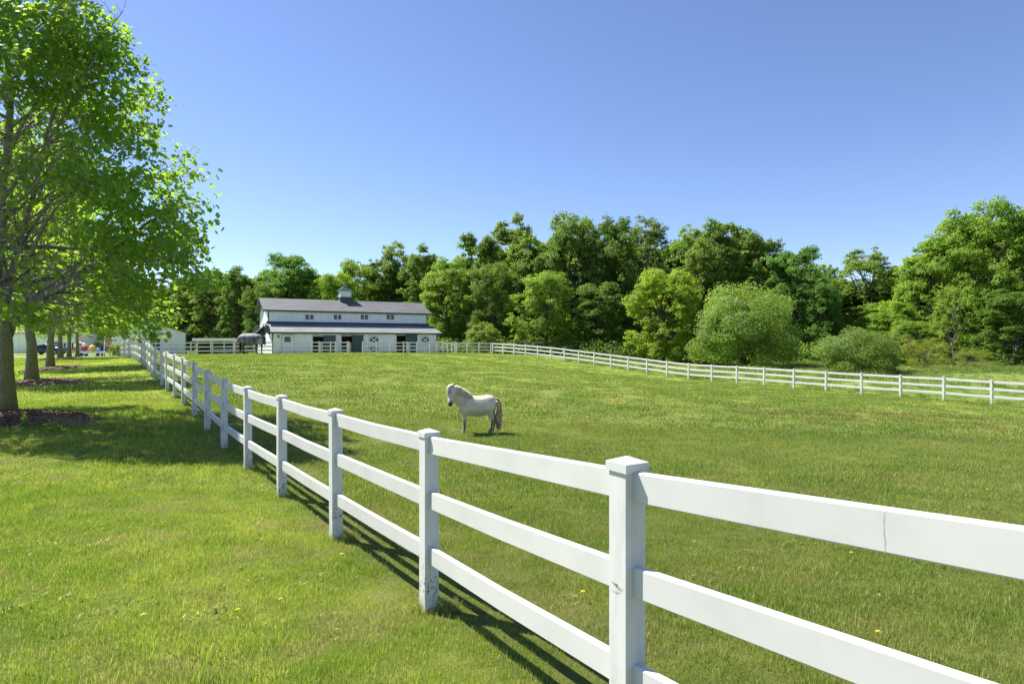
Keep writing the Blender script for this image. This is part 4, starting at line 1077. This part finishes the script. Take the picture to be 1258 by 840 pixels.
def dark_horse():
    root=thing('horse','tall dark horse in a grey turnout blanket standing before the barn corner','horse',(0,0,0))
    # nose towards +x; withers 1.62
    torso=[((-.86,0,1.22),.10,.14),((-.80,0,1.24),.20,.26),((-.62,0,1.24),.28,.33),((-.38,0,1.20),.30,.36),((-.05,0,1.17),.31,.37),((.30,0,1.18),.30,.38),((.55,0,1.22),.27,.36),((.72,0,1.22),.20,.28),((.80,0,1.2),.10,.16)]
    neck=[((.40,0,1.34),.20,.36),((.62,0,1.54),.17,.34),((.82,0,1.77),.14,.29),((.97,0,1.98),.12,.23),((1.06,0,2.10),.10,.17)]
    head=[((1.02,0,2.22),.08,.08),((1.10,0,2.15),.12,.155),((1.18,0,2.01),.125,.175),((1.24,0,1.85),.095,.135),((1.29,0,1.70),.08,.095),((1.31,0,1.59),.08,.09),((1.32,0,1.52),.06,.06)]
    def leg(x,y,front):
        if front: return [((x,y*.8,1.2),.13,.17),((x,y,.98),.10,.13),((x,y,.80),.075,.085),((x,y,.60),.058,.06),((x,y,.54),.062,.068),((x,y,.46),.046,.05),((x,y,.25),.040,.044),((x,y,.19),.05,.054),((x+.04,y,.11),.045,.05),((x+.06,y,.06),.068,.075),((x+.07,y,.0),.082,.09)]
        return [((x,y*.8,1.28),.17,.27),((x,y,1.05),.155,.24),((x+.04,y,.86),.11,.16),((x-.02,y,.72),.07,.09),((x-.09,y,.60),.055,.075),((x-.09,y,.53),.052,.065),((x-.06,y,.42),.043,.05),((x-.03,y,.24),.041,.045),((x-.015,y,.18),.05,.055),((x+.02,y,.11),.046,.05),((x+.04,y,.06),.07,.076),((x+.05,y,.0),.084,.09)]
    legs=[leg(.42,-.17,1),leg(.62,.17,1),leg(-.62,-.17,0),leg(-.78,.17,0)]
    ears=[[((1.04,e*.06,2.25),.03,.03),((1.045,e*.07,2.33),.036,.025),((1.06,e*.075,2.42),.008,.008)] for e in (-1,1)]
    def face(t,s,n): return math_(t,'MULTIPLY',ramp(t,s[0],.93,1.05),math_(t,'MULTIPLY',ramp(t,s[2],1.5,1.7),.8))
    m=coat('black_brown_coat',(.03,.025,.024),[(face,(.10,.09,.09))],.5)
    b=animal_body('body',[torso,neck,head]+legs+ears,m,root,.022,4)
    hm=simple('black_hair',(.015,.013,.012),.6)
    rs=random.Random(4); st=[]; crest=crest_of(neck)[::-1]
    for i in range(200):
        f=rs.random()*(len(crest)-1.6); k=int(f); p=crest[k].lerp(crest[k+1],f-k)-Vector((0,0,.02)); sd=-1 if rs.random()<.5 else 1; L=rs.uniform(.2,.4)
        st.append([p,p+Vector((-.03,sd*.08,.02)),p+Vector((-.02,sd*.16,-.1)),p+Vector((0,sd*.18,-L))])
    strands('mane',st,hm,b,rad=.014)
    st=[]
    for i in range(160):
        y=rs.uniform(-.07,.07); p=Vector((-.86,y*.4,1.4)); L=rs.uniform(.8,1.15)
        st.append([p,p+Vector((-.09,y*.6,-.04)),p+Vector((-.13,y,-.3)),p+Vector((-.12+rs.uniform(-.05,.05),y*1.2,-L))])
    strands('tail',st,hm,b,rad=.016)
    # blanket: open arch over the back, hanging to the knees of the belly line, with folds
    secs=[(-1.20,.20,.10,.86),(-1.10,.28,.24,.90),(-.95,.33,.32,.94),(-.80,.36,.35,.97),(-.55,.375,.37,.93),(-.25,.385,.375,.89),(.05,.39,.375,.87),(.35,.385,.385,.84),(.60,.36,.38,.80),(.80,.32,.30,.74),(.90,.25,.16,.84)]
    vs=[]; na=25; th=.02
    for lay in (0,1):
        for i,(x,hw,hh,zb) in enumerate(secs):
            zc=1.26 if x>-.85 else 1.26-(abs(x)-.85)*.55
            for k in range(na):
                u=k/(na-1)*2-1; a=u*1.0
                # u in -.6..+.6 is the arch, outside it hangs
                if abs(u)<=.55: an=math.pi/2*(u/.55); y=math.sin(an)*hw; z=zc+math.cos(an)*hh
                else:
                    f=(abs(u)-.55)/.45; fold=.018*math.sin(x*23+k)+.04*f; y=math.copysign(hw+fold,u); z=zc-(zc-zb)*f+.012*math.sin(x*15)
                s=1 if lay==0 else 1-.045
                vs.append((x,y*s,z if lay==0 else z-th*(1-min(1,abs(u)))))
    n1=len(secs)*na; fs=[]
    for i in range(len(secs)-1):
        for k in range(na-1):
            a=i*na+k; fs.append((a,a+1,a+na+1,a+na)); fs.append((n1+a,n1+a+na,n1+a+na+1,n1+a+1))
    for i in range(len(secs)-1):
        for k in (0,na-1): a=i*na+k; fs.append((a,a+na,n1+a+na,n1+a))
    for k in range(na-1):
        for i in (0,len(secs)-1): a=i*na+k; fs.append((a,a+1,n1+a+1,n1+a))
    q=NT('grey_blanket'); t=q.t; co=objco(t); s=N(t,'ShaderNodeSeparateXYZ',{0:co}).outputs
    w=noise(t,N(t,'ShaderNodeMapping',{'Vector':co,'Scale':(5,1,1.4)}).outputs[0],1.6,4,.6)
    c=mixc(t,ramp(t,w,.38,.6),rgb((.055,.05,.055)),rgb((.23,.225,.24)))
    fl=math_(t,'GREATER_THAN',math_(t,'FRACT',math_(t,'MULTIPLY',s[0],5.5)),.62)
    bnd=math_(t,'MULTIPLY',ramp(t,s[2],1.18,1.22),math_(t,'SUBTRACT',1,ramp(t,s[2],1.36,1.4)))
    bnd=math_(t,'MULTIPLY',bnd,math_(t,'MULTIPLY',ramp(t,s[0],-.5,-.45),math_(t,'SUBTRACT',1,ramp(t,s[0],.45,.5))))
    c=mixc(t,math_(t,'MULTIPLY',bnd,math_(t,'MULTIPLY',fl,.85)),c,rgb((.05,.08,.40)))
    wh=math_(t,'MULTIPLY',ramp(t,s[2],1.36,1.4),math_(t,'MULTIPLY',fl,math_(t,'SUBTRACT',1,ramp(t,s[2],1.5,1.56))))
    c=mixc(t,math_(t,'MULTIPLY',wh,.5),c,rgb((.6,.6,.62)))
    fr=math_(t,'MULTIPLY',ramp(t,s[0],.56,.6),math_(t,'SUBTRACT',1,ramp(t,s[2],1.2,1.25)))
    c=mixc(t,math_(t,'MULTIPLY',fr,.6),c,rgb((.42,.43,.55)))
    t.links.new(c,q.b.inputs['Base Color']); q.b.inputs['Roughness'].default_value=.7
    t.links.new(bump(t,w,.8,.06),q.b.inputs['Normal'])
    o=MB().add(vs,fs,True).build('horse_blanket',q.m,b)
    d=46; x=X(310.5,d); root.location=(x,d,g1(x,d)-.02); root.rotation_euler=(0,0,R(-6))
dark_horse()

# ------------------------------------------------------------------ grass
def in_bed(x,y,grow=1.0):
    k=np.zeros(len(x),bool)
    for cx,cy,rx,ry,ro in BEDS:
        dx,dy=x-cx,y-cy; ca,sa=math.cos(ro),math.sin(ro); u=(dx*ca+dy*sa)/(rx*grow); v=(-dx*sa+dy*ca)/(ry*grow); k|=(u*u+v*v)<1
    return k
def tuft(name, seed, nb, rad, h0, h1, w, segs=3, lean=.55, broad=0):
    rs=np.random.RandomState(seed); V=[]; Fq=[]
    for i in range(nb):
        a=rs.uniform(0,6.283); r=rad*math.sqrt(rs.rand()); x,y=r*math.cos(a),r*math.sin(a); h=rs.uniform(h0,h1); ww=w*rs.uniform(.6,1.3)
        az=rs.uniform(0,6.283); ln=rs.uniform(.15,1)*lean*h; fa=rs.uniform(0,6.283); fx,fy=math.cos(fa)*ww/2,math.sin(fa)*ww/2
        b=len(V)
        for s in range(segs+1):
            t=s/segs; cx=x+math.cos(az)*ln*t*t; cy=y+math.sin(az)*ln*t*t; z=h*t*(1-.25*t*lean)-.01*(s==0); k=(1-t**1.6)
            if s<segs: V+= [(cx-fx*k,cy-fy*k,z),(cx+fx*k,cy+fy*k,z)]
            else: V+= [(cx-fx*.05,cy-fy*.05,z),(cx+fx*.05,cy+fy*.05,z)]
        for s in range(segs): Fq.append((b+2*s,b+2*s+1,b+2*s+3,b+2*s+2))
    me=np_mesh(name,np.array(V),np.array(Fq)); me.materials.append(M['blade'])
    return bpy.data.objects.new(name,me)                       # only a source shape, not linked to the scene
def gn_scatter(name, pts, scl, rot, sources, label):
    me=bpy.data.meshes.new(name); me.vertices.add(len(pts)); me.vertices.foreach_set('co',pts.astype(np.float32).ravel())
    for an,arr in (('sc',scl),('rz',rot)): 
        at=me.attributes.new(an,'FLOAT','POINT'); at.data.foreach_set('value',arr.astype(np.float32))
    at=me.attributes.new('ix','INT','POINT'); at.data.foreach_set('value',np.random.RandomState(1).randint(0,len(sources),len(pts)).astype(np.int32))
    o=link(name,me); g=bpy.data.node_groups.new(name,'GeometryNodeTree')
    g.interface.new_socket('Geometry',in_out='INPUT',socket_type='NodeSocketGeometry'); g.interface.new_socket('Geometry',in_out='OUTPUT',socket_type='NodeSocketGeometry')
    gi=g.nodes.new('NodeGroupInput'); go=g.nodes.new('NodeGroupOutput'); gi_=g.nodes.new('GeometryNodeGeometryToInstance')
    for s in sources[::-1]:
        oi=g.nodes.new('GeometryNodeObjectInfo'); oi.inputs['Object'].default_value=s; oi.inputs['As Instance'].default_value=True; g.links.new(oi.outputs['Geometry'],gi_.inputs[0])
    def na(n_,ty): a=g.nodes.new('GeometryNodeInputNamedAttribute'); a.data_type=ty; a.inputs[0].default_value=n_; return a.outputs[0]
    io=g.nodes.new('GeometryNodeInstanceOnPoints'); io.inputs['Pick Instance'].default_value=True
    g.links.new(gi.outputs[0],io.inputs['Points']); g.links.new(gi_.outputs[0],io.inputs['Instance']); g.links.new(na('ix','INT'),io.inputs['Instance Index'])
    cx=g.nodes.new('ShaderNodeCombineXYZ'); g.links.new(na('rz','FLOAT'),cx.inputs[2]); g.links.new(cx.outputs[0],io.inputs['Rotation']); g.links.new(na('sc','FLOAT'),io.inputs['Scale'])
    g.links.new(io.outputs[0],go.inputs[0]); md=o.modifiers.new('scatter','NODES'); md.node_group=g
    tag(o,label,'grass',kind='stuff'); return o
def wedge(n, d0, d1, rs, half=.98, pad=1.2):
    y=np.sqrt(rs.uniform(d0*d0,d1*d1,n)); x=rs.uniform(-1,1,n)*(half*y+pad); return x,y
T_near=[tuft('short_grass_tuft',s,95,.12,.018,.055,.0030,3) for s in range(6)]
T_mid=[tuft('grass_tuft',s+10,80,.24,.025,.07,.0062,2) for s in range(4)]
T_far=[tuft('far_grass_tuft',s+20,56,.5,.035,.085,.02,2) for s in range(4)]
T_mead=[tuft('tall_grass_tuft',s+30,50,.5,.25,.6,.02,2,.8) for s in range(3)]
T_clump=[tuft('grass_clump',s+50,70,.16,.07,.16,.006,3,.7) for s in range(3)]
T_clov=[tuft('weed_tuft',s+40,22,.10,.02,.045,.013,2,1.3) for s in range(3)]
rsg=np.random.RandomState(12)
def sdist(x,y): return x*.8255+y*.5645-2.09
def fdist(x,y): return x*.8255+y*.572-41.6
def field(x,y,s):   # cheap smooth variation for tuft size
    return np.sin(x*s+1.3*np.sin(y*s*.7))*np.cos(y*s*1.1+np.sin(x*s*.6))
def add_grass(side, label, name):
    X_=[];Y_=[];S_=[]
    sets=[]
    for (n,d0,d1,src) in ((8500,1.2,8.5,T_near),(10000,8.2,19,T_mid),(11000,18,48,T_far),(9000,47,84,T_far)):
        x,y=wedge(n,d0,d1,rsg); k=(sdist(x,y)<0) if side<0 else ((sdist(x,y)>0)&(fdist(x,y)<.3)); k&=~in_bed(x,y)
        x,y=x[k],y[k]; sc=rsg.uniform(.75,1.25,len(x))*(1+.22*field(x,y,1.1)+.15*field(x,y,3.1))*(1.0 if side<0 else 1.08)
        sd_=sdist(x,y); sc*=1-.42*((sd_>.06)&(sd_<.75))
        sets.append((x,y,sc,src))
    srcs=[];
    # one object per side: sources are joined, the index picks the right band
    P_=[];SC=[];IX=[];base=0
    for (x,y,sc,src) in sets:
        P_.append(np.c_[x,y,gz(x,y)]);SC.append(sc);IX.append(rsg.randint(0,len(src),len(x))+base);base+=len(src);srcs+=src
    x,y=wedge(1200,1.2,14,rsg); k=((sdist(x,y)<0) if side<0 else (sdist(x,y)>0))&~in_bed(x,y)&(field(x,y,.9)>.1); x,y=x[k],y[k]
    P_.append(np.c_[x,y,gz(x,y)]);SC.append(rsg.uniform(.8,1.6,len(x)));IX.append(rsg.randint(0,len(T_clov),len(x))+base);srcs+=T_clov
    x,y=wedge(1500,1.5,50,rsg); k=((sdist(x,y)<-.5) if side<0 else ((sdist(x,y)>.8)&(fdist(x,y)<.3)))&~in_bed(x,y,1.1)&(field(x,y,.35)+.6*field(x,y,1.7)>.25); x,y=x[k],y[k]; base+=len(T_clov)
    P_.append(np.c_[x,y,gz(x,y)]);SC.append(rsg.uniform(.4,1.0,len(x))*(.7 if side<0 else 1)*(1+y/40));IX.append(rsg.randint(0,len(T_clump),len(x))+base);srcs+=T_clump
    px_=np.concatenate([p[0]+rsg.normal(size=14)*.10 for p in pn if p[1]<32]); py_=np.concatenate([p[1]+rsg.normal(size=14)*.10 for p in pn if p[1]<32])
    k=(sdist(px_,py_)<0) if side<0 else (sdist(px_,py_)>0); px_,py_=px_[k],py_[k]
    P_.append(np.c_[px_,py_,gz(px_,py_)]);SC.append(rsg.uniform(.35,.75,len(px_)));IX.append(rsg.randint(0,len(T_clump),len(px_))+base)
    P_=np.concatenate(P_);SC=np.concatenate(SC);IX=np.concatenate(IX)
    o=gn_scatter(name,P_,SC,rsg.uniform(0,6.283,len(P_)),srcs,label); o.data.attributes['ix'].data.foreach_set('value',IX.astype(np.int32))
    return o
add_grass(-1,'bright mown lawn grass left of the near fence','lawn_grass')
add_grass(1,'short grazed pasture grass inside the fences','pasture_grass')
x,y=wedge(9000,34,84,rsg,.95); k=(fdist(x,y)>.4)&(x>6); x,y=x[k],y[k]
gn_scatter('meadow_grass',np.c_[x,y,gz(x,y)],rsg.uniform(.6,1.2,len(x))*np.clip(.75+.5*field(x,y,.25),.4,1.3),rsg.uniform(0,6.283,len(x)),T_mead,'taller unmown meadow grass beyond the right hand fence')

# weeds by the trunks, dandelions, clover heads
yel=simple('dandelion_yellow',(.80,.66,.015),.6,.1,50)
def flower_mesh():
    m=MB(); n=16
    for r,z,k in ((.02,.10,.0),(.014,.106,.2),(.007,.11,.4)):
        for i in range(n):
            a=2*math.pi*(i+k)/n; c,s=math.cos(a),math.sin(a); m.add([(0,0,z-.006),(c*r-s*.003,s*r+c*.003,z),(c*r*1.1,s*r*1.1,z-.001),(c*r+s*.003,s*r-c*.003,z)],[(0,1,2,3)])
    return m
fo=flower_mesh().build('flower_head',yel); FM=fo.data; bpy.data.objects.remove(fo)
so=MB().tube([(0,0,-.01),(.004,0,.05),(0,0,.1)],.0022,5).build('stem',M['blade']); SM=so.data; bpy.data.objects.remove(so)
fl=[(343.5+1,740,'dandelion in the lawn left of the post with dark smudges'),(543,747,'dandelion at the foot of the fence post with dark smudges'),(176,762,'dandelion low in the lawn at left of the frame'),(292,753,'dandelion in mid lawn before the fence'),
    (1046,680+3,'dandelion showing between the top and middle rails at right'),(1079,783,'dandelion close below the middle rail at right'),(716,734,'dandelion inside the pasture left of the nearest post'),(620,790,'dandelion in the striped fence shadow'),
    (35,559,'dandelion in the shaded grass near the first mulch bed'),(148,487,'dandelion at the edge of the second maple shadow'),(1213,604,'dandelion far right in the pasture'),(420,686,'dandelion in the lawn just left of the fence shadow')]
def ground_hit(px,py):
    t=(px-CX)/F; s=(CY-py)/F
    ds=np.arange(1.5,60,.02); z=gz(ds*t,ds); h=CAMZ+s*ds; i=np.argmax(h<z+.04); return float(ds[i]*t),float(ds[i])
for (px,py,lab) in fl:
    x,y=ground_hit(px,py); t=thing('dandelion',lab,'flower',(x,y,g1(x,y)),rng.uniform(0,6),'dandelions scattered in the grass'); s=rng.uniform(.65,.9) if y<12 else 1.4; t.scale=(s,s,s)
    st=link('stem',SM,t); fh=link('flower_head',FM,t)
def weed(px,py,label,n,h,spread,seed):
    x,y=ground_hit(px,py); rs=np.random.RandomState(seed); o=thing('weed',label,'weed',(x,y,g1(x,y)))
    C=rs.normal(size=(n,3))*np.array([spread,spread,0]); C[:,2]=rs.uniform(.02,1,n)**1.3*h*np.exp(-(C[:,0]**2+C[:,1]**2)/(2*spread**2)); Nn=rs.normal(size=(n,3))*.6+[0,0,.8]
    V,Fc=scatter_leaves(C,Nn,rs.uniform(.04,.09,n),KITE,rs); link('leaves',np_mesh('leaves',V,Fc),o,M['maple'])
weed(64,528,'leafy green weed in the nearest mulch bed',160,.25,.16,1)
weed(24,462+4,'spiky weed clump left of the second maple trunk',260,.7,.3,2)
weed(30,521,'thin upright weed standing in the nearest mulch bed',60,.45,.05,3)
# hairline crack and scuffs on the nearest rail and post
def marks():
    p1=Vector(pn[2]); p2=Vector(pn[1]); d=(p2-p1); dh=Vector((d.x,d.y,0)).normalized(); nrm=Vector((-dh.y,dh.x,0))
    if nrm.dot(p1)>0: nrm=-nrm
    t=(1092-CX)/F; s=(t*p1.y-p1.x)/(d.x-t*d.y); c=p1+d*s+Vector((0,0,1.262-.006))+nrm*(RT/2+.0012); rs=random.Random(3); m=MB(); off=0; L=NEAR.location
    zs=[-.062+.124*i/12 for i in range(13)]; xs=[]
    for z in zs: off+=rs.uniform(-.0022,.0022); xs.append(off)
    vs=[]
    for z,x in zip(zs,xs): w=rs.uniform(.0003,.0009); vs+=[c+dh*(x-w)+Vector((0,0,z)),c+dh*(x+w)+Vector((0,0,z))]
    m.add([v-L for v in vs],[(2*i,2*i+1,2*i+3,2*i+2) for i in range(12)])
    m.build('crack',simple('rusty_crack',(.40,.33,.2),.9),NEAR)
    q0,q1=Vector(pn[1]),Vector(pn[3]); t_=(q1-q0); t_.z=0; t_.normalize(); nn=Vector((-t_.y,t_.x,0))
    if nn.x>0: nn=-nn
    k=MB(); c=Vector(pn[2])+nn*(PW/2+.0012); c.z=CAMZ-1.06
    for i in range(11):
        x0=rs.uniform(-.045,.0); x1=x0+rs.uniform(.012,.05); z0=rs.uniform(-.022,.022); z1=z0+rs.uniform(-.006,.006); w=rs.uniform(.0006,.0016)
        k.add([c+t_*x0+Vector((0,0,z0-w))-L,c+t_*x1+Vector((0,0,z1-w*.3))-L,c+t_*x1+Vector((0,0,z1+w*.3))-L,c+t_*x0+Vector((0,0,z0+w))-L],[(0,1,2,3)])
    k.build('scuff_mark',simple('grey_scuff',(.16,.16,.15),.9),NEAR)
marks()
# driveway strip past the maples
def drive():
    m=MB(); xs=np.arange(-110,-31,3.); 
    z=lambda x,y: g1(x,y)+.03
    for i in range(len(xs)-1):
        a,b=xs[i],xs[i+1]; m.add([(a,66,z(a,66)),(b,66,z(b,66)),(b,72,z(b,72)),(a,72,z(a,72))],[(0,1,2,3)])
    o=m.build('driveway',M['concrete']); tag(o,'pale gravel driveway beyond the maples',kind='structure')
drive()
def apron():
    pts=[toworld(8.6,-.05),toworld(8.6,-1.6),toworld(7.4,-6.8),toworld(11.0,-7.0),toworld(11.6,-1.6),toworld(11.6,-.05)]
    m=MB(); n=6; rows=[[pts[0],pts[5]],[pts[1],pts[4]],[pts[2],pts[3]]]
    g=[]
    for j in range(2):
        for s in range(6):
            f=s/6; a=Vector(rows[j][0]).lerp(Vector(rows[j+1][0]),f); b=Vector(rows[j][1]).lerp(Vector(rows[j+1][1]),f); g.append([a.lerp(b,k/4) for k in range(5)])
    vs=[(p.x,p.y,g1(p.x,p.y)+.03) for r in g for p in r]
    m.add(vs,[(i*5+k,i*5+k+1,(i+1)*5+k+1,(i+1)*5+k) for i in range(len(g)-1) for k in range(4)])
    o=m.build('path',simple('dusty_path',(.42,.36,.26),.9,.15,1)); tag(o,'bare dusty path through the barn gateway',kind='structure')
apron()

# ------------------------------------------------------------------ light, sky, camera
SUN_EL=54; sx,sy=-.90,.436
w=bpy.data.worlds.new('World'); S.world=w; w.use_nodes=True; nt=w.node_tree; bg=nt.nodes['Background']
sky=nt.nodes.new('ShaderNodeTexSky'); sky.sky_type='NISHITA'; sky.sun_disc=False; sky.sun_elevation=R(SUN_EL); sky.sun_rotation=math.atan2(sx,sy)
sky.altitude=200; sky.air_density=SKY_AIR; sky.dust_density=SKY_DUST; sky.ozone_density=SKY_OZ
tm_=nt.nodes.new('ShaderNodeMix'); tm_.data_type='RGBA'; tm_.blend_type='MULTIPLY'; tm_.inputs[0].default_value=1; tm_.inputs[7].default_value=(1.01,.955,1.04,1); nt.links.new(sky.outputs[0],tm_.inputs[6]); nt.links.new(tm_.outputs[2],bg.inputs[0]); bg.inputs[1].default_value=SKY_STR
sd=bpy.data.lights.new('sun','SUN'); sd.energy=SUN_STR; sd.angle=R(.5); sd.color=(1,.955,.88)
so=bpy.data.objects.new('sun',sd); COL.objects.link(so); so.location=(-30,20,40)
dv=Vector((sx*math.cos(R(SUN_EL)),sy*math.cos(R(SUN_EL)),math.sin(R(SUN_EL)))); so.rotation_euler=dv.to_track_quat('Z','Y').to_euler()
cd=bpy.data.cameras.new('camera'); cam=bpy.data.objects.new('camera',cd); COL.objects.link(cam)
cam.location=(0,0,CAMZ); cam.rotation_euler=(R(90),0,0); cd.sensor_width=36; cd.lens=F/1258*36; cd.clip_end=3000; cd.clip_start=.05
S.camera=cam
vs=S.view_settings; vs.view_transform='Standard'; vs.look='None'; vs.gamma=1; vs.use_curve_mapping=False; vs.exposure=EXPO
S.render.resolution_x=1024; S.render.resolution_y=683
